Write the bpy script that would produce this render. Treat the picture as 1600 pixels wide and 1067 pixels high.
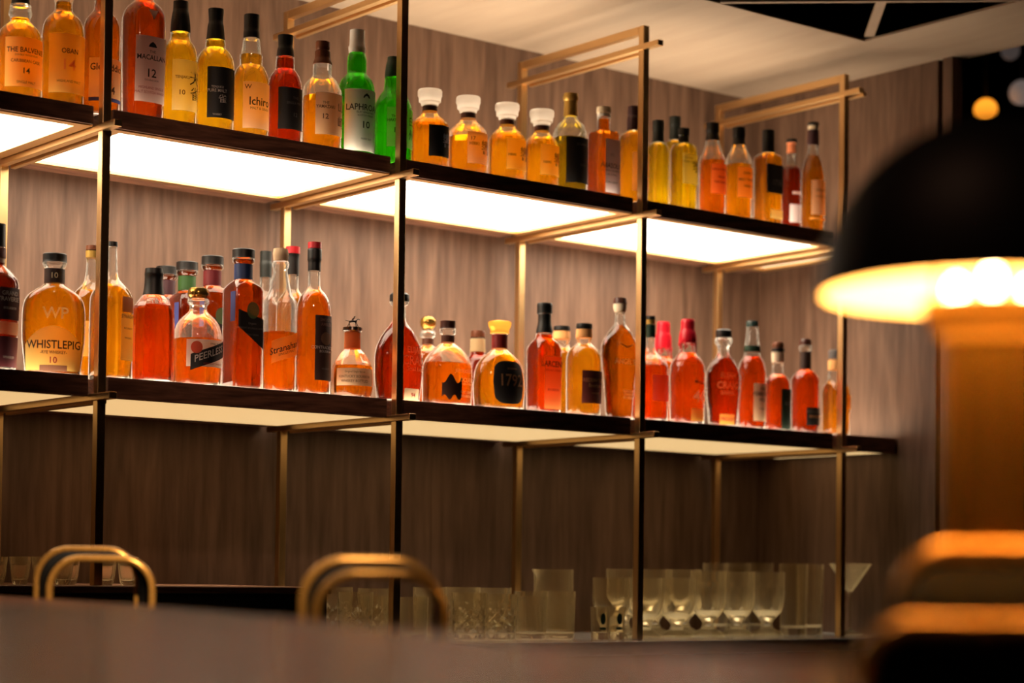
import bpy, bmesh, math, random
from mathutils import Vector, Matrix
random.seed(4)
for o in list(bpy.data.objects): bpy.data.objects.remove(o)
sc = bpy.context.scene
C = sc.collection
# ------------------------------------------------------------------ camera
cam = bpy.data.cameras.new('camera'); cam_o = bpy.data.objects.new('camera', cam); C.objects.link(cam_o)
cam.sensor_width = 36.0; cam.lens = 3155.79/1600*36.0
cam.shift_y = (796.417-533.5)/1600.0
_r = Vector((0.7799,-0.6258,0.0128)).normalized(); _f = Vector((0.6252,0.7798,0.0316)).normalized()
_r = (_r-_f*_r.dot(_f)).normalized(); _u = _r.cross(_f)
cam_o.matrix_world = Matrix(((_r.x,_u.x,-_f.x,0.0),(_r.y,_u.y,-_f.y,0.0),(_r.z,_u.z,-_f.z,1.08),(0,0,0,1)))
cam.clip_start = 0.05; cam.clip_end = 60
cam.dof.use_dof = True; cam.dof.focus_distance = 4.38; cam.dof.aperture_fstop = 2.3
sc.camera = cam_o
# ------------------------------------------------------------------ world, exposure
w = bpy.data.worlds.new('world'); sc.world = w; w.use_nodes = True
w.node_tree.nodes['Background'].inputs[0].default_value = (0.9,0.62,0.45,1)
w.node_tree.nodes['Background'].inputs[1].default_value = 0.004
sc.view_settings.view_transform = 'Standard'; sc.view_settings.look = 'None'
sc.view_settings.exposure = 0.0; sc.view_settings.gamma = 1.0; sc.view_settings.use_curve_mapping = False
cy = sc.cycles
cy.use_denoising = True
cy.max_bounces = 12; cy.transmission_bounces = 10; cy.transparent_max_bounces = 16; cy.diffuse_bounces = 4; cy.glossy_bounces = 4
cy.sample_clamp_indirect = 6.0; cy.blur_glossy = 0.6; cy.caustics_refractive = True; cy.caustics_reflective = False
# unseen spots added to brighten the bar top, brass hoops and shelf fronts
def area(name, loc, target, size, power, col):
    l = bpy.data.lights.new(name,'AREA'); l.shape='DISK'; l.size=size; l.energy=power; l.color=col
    o = bpy.data.objects.new(name,l); C.objects.link(o); o.location=loc
    o.rotation_euler = (Vector(target)-Vector(loc)).to_track_quat('-Z','Y').to_euler(); return o
def spot(loc,target,power,col,cone,blend=0.6):
    l=bpy.data.lights.new('fill_spot','SPOT'); l.energy=power; l.color=col; l.spot_size=math.radians(cone); l.spot_blend=blend; l.shadow_soft_size=0.06
    o=bpy.data.objects.new('fill_spot',l); C.objects.link(o); o.location=loc
    o.rotation_euler=(Vector(target)-Vector(loc)).to_track_quat('-Z','Y').to_euler(); return o
spot((0.3,1.0,3.3),(0.4,1.1,1.0),30,(1.0,0.50,0.30),58,1.0)
spot((0.3,0.9,2.6),(1.45,2.55,1.09),340,(1.0,0.66,0.36),24,1.0)
spot((0.6,1.2,2.9),(2.3,3.75,1.7),70,(1.0,0.62,0.42),22,1.0)
E_UNDER, E_TOP_U, E_TOP_L, E_DIM = 6.2, 8.5, 8.0, 0.80
# unseen narrow area lights added under the lower shelves to brighten counter and glasses
for i in range(4):
    l=bpy.data.lights.new('counter_fill','AREA'); l.shape='RECTANGLE'; l.size=0.60; l.size_y=0.30; l.energy=1.0; l.color=(1.0,0.82,0.52); l.spread=math.radians(34)
    o=bpy.data.objects.new('counter_fill',l); C.objects.link(o); o.location=(1.9154+0.7491*(i)+0.39,3.98,1.430)

# ------------------------------------------------------------------ materials
def new_mat(name):
    m = bpy.data.materials.new(name); m.use_nodes=True; nt=m.node_tree
    return m, nt, nt.nodes, nt.links, nt.nodes['Principled BSDF'], nt.nodes['Material Output']
def plain(name, col, rough=0.5, metal=0.0, **k):
    m,nt,N,L,P,O = new_mat(name)
    P.inputs['Base Color'].default_value=(*col,1); P.inputs['Roughness'].default_value=rough; P.inputs['Metallic'].default_value=metal
    for kk,v in k.items(): P.inputs[kk.replace('_',' ')].default_value=v
    n=N.new('ShaderNodeTexNoise'); n.inputs['Scale'].default_value=60
    mr=N.new('ShaderNodeMapRange'); mr.inputs[3].default_value=max(0,rough-0.05); mr.inputs[4].default_value=min(1,rough+0.05)
    L.new(n.outputs[0],mr.inputs[0]); L.new(mr.outputs[0],P.inputs['Roughness'])
    return m
def emit(name, col, s):
    m,nt,N,L,P,O = new_mat(name)
    P.inputs['Base Color'].default_value=(0.8,0.8,0.8,1); P.inputs['Emission Color'].default_value=(*col,1); P.inputs['Emission Strength'].default_value=s
    return m
def brass(name, col, rough):
    m,nt,N,L,P,O = new_mat(name)
    P.inputs['Base Color'].default_value=(*col,1); P.inputs['Metallic'].default_value=1.0
    tc=N.new('ShaderNodeTexCoord'); mp=N.new('ShaderNodeMapping'); mp.inputs['Scale'].default_value=(300,300,6)
    n=N.new('ShaderNodeTexNoise'); n.inputs['Scale'].default_value=1.0; L.new(tc.outputs['Object'],mp.inputs[0]); L.new(mp.outputs[0],n.inputs[0])
    mr=N.new('ShaderNodeMapRange'); mr.inputs[3].default_value=rough-0.06; mr.inputs[4].default_value=rough+0.08
    L.new(n.outputs[0],mr.inputs[0]); L.new(mr.outputs[0],P.inputs['Roughness'])
    return m
def wood(name, c0, c1, scale, rough=0.5, grain='z', bump=0.15, ring=0.75, mult=9.0, dist=0.6):
    m,nt,N,L,P,O = new_mat(name)
    tc=N.new('ShaderNodeTexCoord'); mp=N.new('ShaderNodeMapping')
    s = {'z':(1.0,1.0,0.10),'x':(0.10,1.0,1.0),'z2':(1.0,0.15,1.0)}[grain]
    mp.inputs['Scale'].default_value=tuple(v*scale for v in s)
    L.new(tc.outputs['Object'],mp.inputs[0])
    n1=N.new('ShaderNodeTexNoise'); n1.inputs['Scale'].default_value=1.1; n1.inputs['Detail'].default_value=3; n1.inputs['Distortion'].default_value=dist
    L.new(mp.outputs[0],n1.inputs[0])
    # contour rings of a stretched noise make cathedral figure
    mul=N.new('ShaderNodeMath'); mul.operation='MULTIPLY'; mul.inputs[1].default_value=mult; L.new(n1.outputs[0],mul.inputs[0])
    fr=N.new('ShaderNodeMath'); fr.operation='FRACT'; L.new(mul.outputs[0],fr.inputs[0])
    pp=N.new('ShaderNodeMath'); pp.operation='PINGPONG'; pp.inputs[1].default_value=0.5; L.new(mul.outputs[0],pp.inputs[0])
    n2=N.new('ShaderNodeTexNoise'); n2.inputs['Scale'].default_value=14; n2.inputs['Detail'].default_value=6; L.new(mp.outputs[0],n2.inputs[0])
    a=N.new('ShaderNodeMath'); a.operation='MULTIPLY'; a.inputs[1].default_value=ring; L.new(pp.outputs[0],a.inputs[0])
    b=N.new('ShaderNodeMath'); b.operation='MULTIPLY'; b.inputs[1].default_value=0.85; L.new(n2.outputs[0],b.inputs[0])
    ad=N.new('ShaderNodeMath'); ad.operation='ADD'; L.new(a.outputs[0],ad.inputs[0]); L.new(b.outputs[0],ad.inputs[1])
    cr=N.new('ShaderNodeValToRGB'); cr.color_ramp.elements[0].position=0.30; cr.color_ramp.elements[0].color=(*c0,1)
    cr.color_ramp.elements[1].position=0.85; cr.color_ramp.elements[1].color=(*c1,1)
    L.new(ad.outputs[0],cr.inputs[0]); L.new(cr.outputs[0],P.inputs['Base Color'])
    P.inputs['Roughness'].default_value=rough
    bp=N.new('ShaderNodeBump'); bp.inputs['Strength'].default_value=bump; bp.inputs['Distance'].default_value=0.002
    L.new(ad.outputs[0],bp.inputs['Height']); L.new(bp.outputs[0],P.inputs['Normal'])
    return m
def liquid(name, col, tr=0.24):
    m,nt,N,L,P,O = new_mat(name); N.remove(P)
    g=N.new('ShaderNodeBsdfRefraction'); g.inputs['Color'].default_value=(*[c**0.75 for c in col],1); g.inputs['IOR'].default_value=1.30; g.inputs['Roughness'].default_value=0.03
    t=N.new('ShaderNodeBsdfTranslucent'); t.inputs['Color'].default_value=(*[c**1.35 for c in col],1)
    nz=N.new('ShaderNodeTexNoise'); nz.inputs['Scale'].default_value=22; nz.inputs['Detail'].default_value=1
    tc=N.new('ShaderNodeTexCoord'); mp=N.new('ShaderNodeMapping'); mp.inputs['Scale'].default_value=(1.6,1.6,0.5); L.new(tc.outputs['Object'],mp.inputs[0]); L.new(mp.outputs[0],nz.inputs[0])
    mr=N.new('ShaderNodeMapRange'); mr.inputs[1].default_value=0.3; mr.inputs[2].default_value=0.7; mr.inputs[3].default_value=tr-0.15; mr.inputs[4].default_value=tr+0.15; L.new(nz.outputs[0],mr.inputs[0])
    mx=N.new('ShaderNodeMixShader'); L.new(mr.outputs[0],mx.inputs[0]); L.new(g.outputs[0],mx.inputs[1]); L.new(t.outputs[0],mx.inputs[2])
    gl=N.new('ShaderNodeBsdfGlossy'); gl.inputs['Roughness'].default_value=0.05
    fr=N.new('ShaderNodeFresnel'); fr.inputs['IOR'].default_value=1.35
    mx2=N.new('ShaderNodeMixShader'); L.new(fr.outputs[0],mx2.inputs[0]); L.new(mx.outputs[0],mx2.inputs[1]); L.new(gl.outputs[0],mx2.inputs[2])
    L.new(mx2.outputs[0],O.inputs[0]); return m
def thin_glass(name, col, frost=0.0, refl=1.0):
    m,nt,N,L,P,O = new_mat(name); N.remove(P)
    t=N.new('ShaderNodeBsdfTransparent'); t.inputs['Color'].default_value=(*col,1)
    gl=N.new('ShaderNodeBsdfGlossy'); gl.inputs['Roughness'].default_value=0.04; gl.inputs['Color'].default_value=(refl,refl,refl,1)
    fr=N.new('ShaderNodeFresnel'); fr.inputs['IOR'].default_value=1.5
    mx=N.new('ShaderNodeMixShader'); L.new(fr.outputs[0],mx.inputs[0]); L.new(t.outputs[0],mx.inputs[1]); L.new(gl.outputs[0],mx.inputs[2])
    tl=N.new('ShaderNodeBsdfTranslucent'); tl.inputs['Color'].default_value=(*col,1)
    lw=N.new('ShaderNodeLayerWeight'); lw.inputs['Blend'].default_value=0.25
    ma=N.new('ShaderNodeMath'); ma.operation='MULTIPLY_ADD'; ma.inputs[1].default_value=0.22; ma.inputs[2].default_value=frost
    L.new(lw.outputs['Facing'],ma.inputs[0])
    mx2=N.new('ShaderNodeMixShader'); L.new(ma.outputs[0],mx2.inputs[0]); L.new(mx.outputs[0],mx2.inputs[1]); L.new(tl.outputs[0],mx2.inputs[2])
    L.new(mx2.outputs[0],O.inputs[0]); return m
def crystal(name, col, tr):
    m,nt,N,L,P,O = new_mat(name); N.remove(P)
    g=N.new('ShaderNodeBsdfGlass'); g.inputs['Color'].default_value=(*col,1); g.inputs['IOR'].default_value=1.45; g.inputs['Roughness'].default_value=0.03
    t=N.new('ShaderNodeBsdfTranslucent'); t.inputs['Color'].default_value=(*col,1)
    mx=N.new('ShaderNodeMixShader'); mx.inputs[0].default_value=tr; L.new(g.outputs[0],mx.inputs[1]); L.new(t.outputs[0],mx.inputs[2])
    L.new(mx.outputs[0],O.inputs[0]); return m
def paper(name, col, tr=0.35):
    m,nt,N,L,P,O = new_mat(name)
    P.inputs['Base Color'].default_value=(*col,1); P.inputs['Roughness'].default_value=0.6
    t=N.new('ShaderNodeBsdfTranslucent'); t.inputs['Color'].default_value=(*col,1)
    mx=N.new('ShaderNodeMixShader'); mx.inputs[0].default_value=tr
    L.new(P.outputs[0],mx.inputs[1]); L.new(t.outputs[0],mx.inputs[2]); L.new(mx.outputs[0],O.inputs[0]); return m
M = {}
M['wall_wood'] = wood('wall_oak',(0.080,0.040,0.024),(0.178,0.100,0.064),5.0,0.55,ring=0.62,mult=8.0,dist=0.3)
M['shelf_wood'] = wood('shelf_walnut',(0.085,0.036,0.023),(0.26,0.115,0.07),16.0,0.45,'x')
M['bar_wood'] = wood('bar_walnut',(0.11,0.036,0.022),(0.15,0.052,0.032),3.0,0.20,'x',bump=0.0)
M['bar_wood'].node_tree.nodes['Principled BSDF'].inputs['Specular IOR Level'].default_value=0.05
M['bar_wood'].node_tree.nodes['Principled BSDF'].inputs['Specular Tint'].default_value=(0.74,0.36,0.26,1)
M['ceiling'] = wood('ceiling_pale_veneer',(0.33,0.245,0.18),(0.42,0.325,0.245),1.2,0.6,'z2',bump=0.02,ring=0.3,mult=5.0,dist=0.3)
M['brass'] = brass('brushed_brass',(0.72,0.47,0.22),0.34)
M['brass_polished'] = plain('polished_brass',(0.90,0.50,0.13),0.26,0.55)
M['satin_brass'] = plain('satin_brass',(0.80,0.44,0.09),0.22,0.86)
M['stone'] = plain('grey_stone_counter',(0.30,0.31,0.34),0.15)
M['dark_counter'] = plain('dark_counter',(0.03,0.026,0.025),0.3)
M['floor'] = plain('dark_floor',(0.03,0.022,0.018),0.5)
M['black_room'] = plain('black_plaster',(0.012,0.010,0.010),0.9)
M['leather'] = plain('black_leather',(0.002,0.0016,0.0016),0.9,0.0,Specular_IOR_Level=0.1)
M['black_enamel'] = plain('black_enamel',(0.004,0.003,0.003),0.55)
M['shade_inside'] = plain('gilded_shade_inside',(1.0,0.80,0.46),0.55,0.0)
M['panel_under'] = emit('glowing_opal_panel_underside',(1.0,0.84,0.64),E_UNDER)
M['panel_top'] = emit('glowing_opal_panel_top',(1.0,0.80,0.56),E_TOP_U)
M['panel_top_low'] = emit('glowing_opal_panel_top_lower',(1.0,0.80,0.56),E_TOP_L)
M['panel_dim'] = emit('dim_opal_panel',(1.0,0.64,0.27),E_DIM)
M['bulb'] = emit('bulb_glow',(1.0,0.70,0.34),34)
M['globe_amber'] = emit('amber_globe',(1.0,0.32,0.02),1.5)
M['globe_pale'] = emit('pale_globe',(0.62,0.48,0.42),0.2)
M['globe_pale2'] = emit('dim_globe',(0.5,0.38,0.34),0.10)
LIQ = dict(amber=(0.97,0.52,0.10),amber_bright=(0.98,0.58,0.10),amber_light=(0.98,0.62,0.14),amber_dark=(0.90,0.36,0.07),honey=(0.98,0.68,0.26),honey2=(0.98,0.62,0.12),
 yellow=(1.0,0.74,0.14),yellow2=(1.0,0.62,0.08),lemon=(1.0,0.80,0.10),yelloworange=(0.98,0.58,0.08),orange=(0.98,0.50,0.08),orangered=(0.96,0.37,0.06),
 brown=(0.74,0.20,0.04),darkred=(0.74,0.13,0.04),redbrown=(0.84,0.22,0.05),maroon=(0.40,0.07,0.05),red=(0.93,0.22,0.04),redorange=(0.97,0.38,0.07),redorange2=(0.98,0.42,0.08),
 redamber=(0.88,0.22,0.05),olive=(0.60,0.42,0.10),green=(0.36,0.72,0.04),green2=(0.40,0.80,0.08),amberbrown=(0.90,0.36,0.06))
for k,v in LIQ.items():
    if not k.startswith('green'): v=(v[0],v[1]*(1.08 if v[1]<0.55 else 0.95),v[2]*0.4)
    M['liq_'+k]=liquid('spirit_'+k,v)
M['glass_clear']=thin_glass('clear_bottle_glass',(0.96,0.95,0.92),0.02)
M['glass_green']=thin_glass('green_bottle_glass',(0.30,0.80,0.16),0.10)
M['crystal']=crystal('crystal_stopper',(1.0,0.98,0.95),0.75)
M['amberglass']=crystal('amber_glass_stopper',(1.0,0.66,0.24),0.5)
def tumbler_glass():
    m,nt,N,L,P,O = new_mat('tumbler_glass'); N.remove(P)
    g=N.new('ShaderNodeBsdfGlass'); g.inputs['Color'].default_value=(1.0,0.97,0.90,1); g.inputs['IOR'].default_value=1.48; g.inputs['Roughness'].default_value=0.02
    t=N.new('ShaderNodeBsdfTranslucent'); t.inputs['Color'].default_value=(1.0,0.86,0.60,1)
    mx=N.new('ShaderNodeMixShader'); lw=N.new('ShaderNodeLayerWeight'); lw.inputs['Blend'].default_value=0.35; ma=N.new('ShaderNodeMath'); ma.operation='MULTIPLY_ADD'; ma.inputs[1].default_value=0.48; ma.inputs[2].default_value=0.05; L.new(lw.outputs['Facing'],ma.inputs[0]); L.new(ma.outputs[0],mx.inputs[0]); L.new(g.outputs[0],mx.inputs[1]); L.new(t.outputs[0],mx.inputs[2]); L.new(mx.outputs[0],O.inputs[0]); return m
M['tumbler']=tumbler_glass()
CAPS = dict(black=((0.005,0.0045,0.0045),0.45,0),white=((0.75,0.70,0.65),0.5,0),cork=((0.62,0.42,0.25),0.8,0),brownfoil=((0.16,0.05,0.02),0.4,0.3),silver=((0.72,0.70,0.68),0.35,0.25),
 darkgreen=((0.006,0.035,0.018),0.4,0),gold=((0.66,0.42,0.10),0.35,0.6),golddark=((0.42,0.24,0.05),0.2,0.8),cream=((0.80,0.66,0.48),0.6,0),plum=((0.045,0.016,0.022),0.4,0),
 plumlight=((0.20,0.06,0.06),0.5,0),greencap=((0.008,0.011,0.009),0.5,0),redcap=((0.50,0.012,0.02),0.4,0),redwax=((0.72,0.012,0.03),0.3,0),darkband=((0.09,0.025,0.01),0.5,0),
 blackband=((0.03,0.012,0.008),0.5,0),navy=((0.01,0.03,0.11),0.5,0),darkmetal=((0.10,0.08,0.07),0.25,0.9),brownblack=((0.06,0.015,0.01),0.35,0),maroonband=((0.20,0.012,0.012),0.4,0),
 tealcap=((0.02,0.05,0.045),0.4,0),greycap=((0.12,0.11,0.11),0.3,0),corkred=((0.65,0.20,0.08),0.7,0),corkorange=((0.85,0.42,0.14),0.7,0),blue=((0.03,0.04,0.16),0.6,0),
 greenband=((0.02,0.075,0.012),0.5,0),redband=((0.13,0.006,0.010),0.5,0))
for k,(c,r,mt) in CAPS.items(): M[k]=plain('cap_'+k,c,r,mt)
PAP = dict(orange=(1.0,0.48,0.10),honey=(1.0,0.60,0.14),honey2=(1.0,0.74,0.20),cream=(0.95,0.78,0.42),cream2=(0.90,0.60,0.34),cream3=(0.86,0.62,0.38),pink=(0.85,0.64,0.58),yellow=(0.92,0.80,0.40),
 peach=(0.93,0.62,0.38),white=(0.85,0.84,0.78),white2=(0.95,0.85,0.75),lime=(0.66,0.72,0.26),yellow2=(1.0,0.66,0.12),lilac=(0.74,0.62,0.64),redorange=(0.98,0.34,0.08),lemon=(0.90,0.76,0.26),
 tan=(0.34,0.17,0.10),amberyellow=(0.95,0.50,0.08),orange2=(0.75,0.26,0.08),green=(0.14,0.24,0.10),red=(0.75,0.16,0.08),pink2=(0.75,0.22,0.16))
for k,c in PAP.items(): M['paper_'+k]=paper('paper_'+k,c,0.10 if k in('pink','white','white2','lilac','cream3','cream2') else 0.55)
DPAP = dict(black=(0.010,0.008,0.008),black2=(0.012,0.010,0.010),maroon=(0.05,0.012,0.015),maroon2=(0.12,0.02,0.03),darkbrown=(0.045,0.016,0.012),maroon3=(0.10,0.014,0.010),darkgreen=(0.008,0.02,0.010),goldline=(0.95,0.55,0.12))
for k,c in DPAP.items(): M['paper_'+k]=plain('paper_'+k,c,0.55)
INK = dict(ink=(0.012,0.010,0.010),ink_brown=(0.13,0.05,0.02),ink_orange=(0.95,0.42,0.16),ink_red=(0.40,0.03,0.02),ink_white=(0.75,0.65,0.58),ink_grey=(0.16,0.13,0.12),ink_silver=(0.22,0.24,0.30),
 ink_tan=(0.55,0.26,0.12),ink_gold=(1.0,0.88,0.55),ink_gold2=(1.0,0.72,0.40),ink_brown2=(0.22,0.10,0.08),ink_peach=(1.0,0.90,0.66))
for k,c in INK.items():
    M[k]=paper('print_'+k,c,0.45 if k!='ink_white' else 0.3) if k in('ink_white','ink_gold','ink_gold2','ink_peach','ink_orange','ink_tan') else plain('print_'+k,c,0.6)

# ------------------------------------------------------------------ mesh helpers
def tag(o,label=None,cat=None,group=None,kind=None):
    if label: o['label']=label
    if cat: o['category']=cat
    if group: o['group']=group
    if kind: o['kind']=kind
    return o
def mesh_obj(name, verts, faces, mat, parent=None, smooth=False, angle=None):
    me=bpy.data.meshes.new(name); me.from_pydata([tuple(v) for v in verts],[],faces); me.update()
    bm=bmesh.new(); bm.from_mesh(me); bmesh.ops.recalc_face_normals(bm,faces=bm.faces); bm.to_mesh(me); bm.free()
    if smooth:
        me.polygons.foreach_set('use_smooth',[True]*len(me.polygons))
        if angle: me.set_sharp_from_angle(angle=math.radians(angle))
    o=bpy.data.objects.new(name,me); C.objects.link(o)
    me.materials.append(M[mat] if isinstance(mat,str) else mat)
    if parent: o.parent=parent
    return o
def empty(name,loc,rz=0):
    o=bpy.data.objects.new(name,None); C.objects.link(o); o.location=loc; o.rotation_euler=(0,0,rz); o.empty_display_size=0.05; return o
class MB:
    def __init__(s): s.v=[]; s.f=[]
    def add(s,vs,fs): n=len(s.v); s.v+=list(vs); s.f+=[tuple(i+n for i in f) for f in fs]
    def box(s,x0,x1,y0,y1,z0,z1):
        s.add([(x0,y0,z0),(x1,y0,z0),(x1,y1,z0),(x0,y1,z0),(x0,y0,z1),(x1,y0,z1),(x1,y1,z1),(x0,y1,z1)],
              [(0,3,2,1),(4,5,6,7),(0,1,5,4),(1,2,6,5),(2,3,7,6),(3,0,4,7)])
    def tube(s,pts,r,N=14,closed=False):
        pts=[Vector(p) for p in pts]; n=len(pts); rings=[]
        up=None
        for i,p in enumerate(pts):
            t=(pts[min(i+1,n-1)]-pts[max(i-1,0)]).normalized()
            if up is None: up=t.orthogonal().normalized()
            up=(up-t*up.dot(t)).normalized(); sd=t.cross(up)
            rings.append([p+(up*math.cos(a)+sd*math.sin(a))*r for a in [2*math.pi*k/N for k in range(N)]])
        vs=[v for R in rings for v in R]; fs=[]
        for i in range(n-1):
            for k in range(N): fs.append((i*N+k,i*N+(k+1)%N,(i+1)*N+(k+1)%N,(i+1)*N+k))
        fs.append(tuple(range(N))); fs.append(tuple((n-1)*N+k for k in range(N)))
        s.add(vs,fs)
    def lathe(s,prof,N=32,cx=0,cy=0,closed=False,mod=None):
        vs=[];fs=[]; n=len(prof)
        for (z,r) in prof:
            for k in range(N):
                a=2*math.pi*k/N; rr=r
                if mod: rr=mod(a,z,r)
                vs.append((cx+rr*math.cos(a),cy+rr*math.sin(a),z))
        for i in range(n-1 if not closed else n):
            j=(i+1)%n
            for k in range(N): fs.append((i*N+k,i*N+(k+1)%N,j*N+(k+1)%N,j*N+k))
        if not closed: fs.append(tuple(range(N))); fs.append(tuple((n-1)*N+k for k in range(N)))
        s.add(vs,fs)
    def obj(s,name,mat,parent=None,smooth=False,angle=None,bevel=0):
        o=mesh_obj(name,s.v,s.f,mat,parent,smooth,angle)
        if bevel:
            b=o.modifiers.new('bevel','BEVEL'); b.width=bevel; b.segments=2; b.limit_method='ANGLE'
        return o

# ------------------------------------------------------------------ text cache
_txt={}
def text_mesh(s,bold=0.0):
    if (s,bold) in _txt: return _txt[(s,bold)]
    cu=bpy.data.curves.new('t','FONT'); cu.body=s; cu.size=1; cu.align_x='CENTER'; cu.align_y='CENTER'; cu.resolution_u=2; cu.offset=bold
    o=bpy.data.objects.new('t',cu); C.objects.link(o); bpy.context.view_layer.update()
    me=bpy.data.meshes.new_from_object(o.evaluated_get(bpy.context.evaluated_depsgraph_get()))
    vs=[(v.co.x,v.co.y) for v in me.vertices]; fs=[tuple(p.vertices) for p in me.polygons]
    bpy.data.objects.remove(o); bpy.data.curves.remove(cu); bpy.data.meshes.remove(me)
    if vs:
        ys=[v[1] for v in vs]; xs=[v[0] for v in vs]; cy_=(max(ys)+min(ys))/2; cx_=(max(xs)+min(xs))/2; h=max(ys)-min(ys)
        vs=[((x-cx_)/h,(y-cy_)/h) for x,y in vs]
    _txt[(s,bold)]=(vs,fs); return vs,fs

# ------------------------------------------------------------------ room shell
def struct(name,mb,mat,**k): return tag(mb.obj(name,mat,**k),kind='structure')
YB,XE,ZCEIL=4.32,4.42,2.53
b=MB(); b.box(-3,XE+0.1,YB,YB+0.1,0,ZCEIL+0.6); struct('wall_back',b,'wall_wood')
b=MB(); b.box(XE,XE+0.045,3.635,YB,0,ZCEIL); struct('wall_right',b,'wall_wood')
b=MB(); b.box(XE,XE+0.045,3.585,3.618,0,ZCEIL); struct('trim_1',b,'wall_wood')
b=MB(); b.box(-6,9,-5,8,-0.1,0); struct('floor',b,'floor')
b=MB(); b.box(-3,4.12,3.64,YB,ZCEIL,ZCEIL+0.006); b.box(4.12,XE+0.05,-1,YB,ZCEIL,ZCEIL+0.006); struct('ceiling',b,'ceiling')
b=MB(); b.box(-6,9,-5,8,3.5,3.6); struct('ceiling_upper',b,'black_room')
b=MB(); b.box(8.9,9,-5,8,0,3.5); struct('wall_far',b,'black_room')
b=MB(); b.box(-6,9,7.9,8,0,3.5); struct('wall_rear',b,'black_room')
b=MB(); b.box(-6,-5.9,-5,8,0,3.5); struct('wall_left',b,'black_room')
b=MB(); b.box(-6,9,-5,-4.9,0,3.5); struct('wall_front',b,'black_room')
# pale rails of the open ceiling grid
def rail(p,q,wd,z,name):
    p=Vector((*p,z)); q=Vector((*q,z)); d=(q-p).normalized(); s=Vector((-d.y,d.x,0))*wd/2; u=Vector((0,0,0.006))
    vs=[p-s,p+s,q+s,q-s,p-s+u,p+s+u,q+s+u,q-s+u]
    return mesh_obj(name,vs,[(0,3,2,1),(4,5,6,7),(0,1,5,4),(1,2,6,5),(2,3,7,6),(3,0,4,7)],'ceiling')
tag(rail((3.57,3.636),(4.119,3.131),0.012,ZCEIL+0.0005,'ceiling_rail'),kind='structure')
tag(rail((4.1155,3.6204),(3.80,3.288),0.026,ZCEIL+0.008,'ceiling_rail'),kind='structure')

# ------------------------------------------------------------------ shelf frames
X0,D,PW=1.9154,0.7491,0.0194
YF,YBK=3.75,4.2386
ordn=['first','second','third','fourth']
zt=2.4697
for i in range(-1,4):
    x=X0+i*D; z0=0.9193 if i>0 else 1.045
    t=empty('shelf_frame',(x,YF,z0))
    tag(t,{-1:'brass shelf frame at the left edge, only its rear post in view',0:'brass frame carrying the shelves, leftmost whose front post is in view',1:'brass frame carrying the shelves, its front post in front of the dark red flask bottle',
          2:'brass frame carrying the shelves, its front post right of the tall tapering bottle',3:'brass frame carrying the shelves, rightmost, half behind the table lamp shade'}[i],'shelf frame','brass frames of the back bar shelving')
    def P_(name,x0,x1,y0,y1,a,c):
        m=MB(); m.box(x0,x1,y0-YF,y1-YF,a-z0,c-z0); return m.obj(name,'brass',t,bevel=0.0012)
    P_('front_post',0,PW,YF,YF+PW,z0,zt); P_('rear_post',0,PW,YBK,YBK+PW,z0,zt); P_('top_bar',0,PW,YF+PW,YBK,zt-0.020,zt)
    for zb in (2.4071,1.9795,1.4238):
        P_('crossbar',-0.004,0.014,3.692,4.300,zb,zb+0.0145)
        P_('crossbar',0.0215,0.0335,YF+PW+0.004 if i<3 or zb<2.3 else 3.70,YBK-0.004,zb-0.004,zb+0.008)
# ------------------------------------------------------------------ shelves
def shelf(x0,x1,zb,zt_,upper,label,end=False):
    xm=(x0+x1)/2
    t=empty('light_shelf',(x0,YF,zb)); tag(t,label,'shelf','glowing shelves of the back bar')
    def bx(name,mat,X0_,X1_,Y0_,Y1_,Z0_,Z1_,bev=0):
        m=MB(); m.box(X0_-x0,X1_-x0,Y0_-YF,Y1_-YF,Z0_-zb,Z1_-zb); return m.obj(name,mat,t,bevel=bev)
    ya,yb_=3.775,4.232
    bx('front_lip','shelf_wood',x0,x1,ya,ya+0.022,zb,zt_,0.001)
    bx('rear_lip','shelf_wood',x0,x1,yb_-0.02,YB-0.001,zb+0.004,zt_)
    bx('end_lip','shelf_wood',x0,x0+0.02,ya+0.022,yb_-0.02,zb+0.004,zt_); bx('end_lip','shelf_wood',x1-0.02,x1,ya+0.022,yb_-0.02,zb+0.004,zt_)
    tr='brass'
    if upper:
        bx('trim',tr,x0,x1,ya+0.004,ya+0.028,zb-0.003,zb); bx('trim',tr,x0,x1,yb_-0.024,yb_,zb-0.003,zb+0.004)
        bx('trim',tr,x0,x0+0.03,ya+0.028,yb_-0.024,zb-0.003,zb+0.004); bx('trim',tr,x1-0.03,x1,ya+0.028,yb_-0.024,zb-0.003,zb+0.004)
    bx('top_panel','panel_top' if upper else 'panel_top_low',x0+0.02,x1-0.02,ya+0.022,yb_-0.02,zt_-0.008,zt_-0.0005)
    bx('under_panel','panel_dim' if (end or not upper) else 'panel_under',x0+0.02,x1-0.02,ya+0.022,yb_-0.02,zb+0.001 if not upper else zb+0.004,zb+0.010)
for i in range(-1,4):
    a=X0+i*D+0.036; c=X0+(i+1)*D-0.008 if i<3 else XE-0.07
    nm=['shelf behind the left picture edge','bay right of the leftmost post','middle bay','bay left of the fourth post','short end bay beside the lamp shade'][i+1]
    shelf(a,c,1.9948,2.0328,True,('dark wood shelf with blazing white underside, upper row, ' if i<3 else 'dark wood shelf end with cream underside, upper row, ')+nm,i==3)
    shelf(a,c if i<3 else XE-0.004,1.4332,1.4762,False,'dark wood shelf with dim amber underside, lower row, '+nm)

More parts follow.
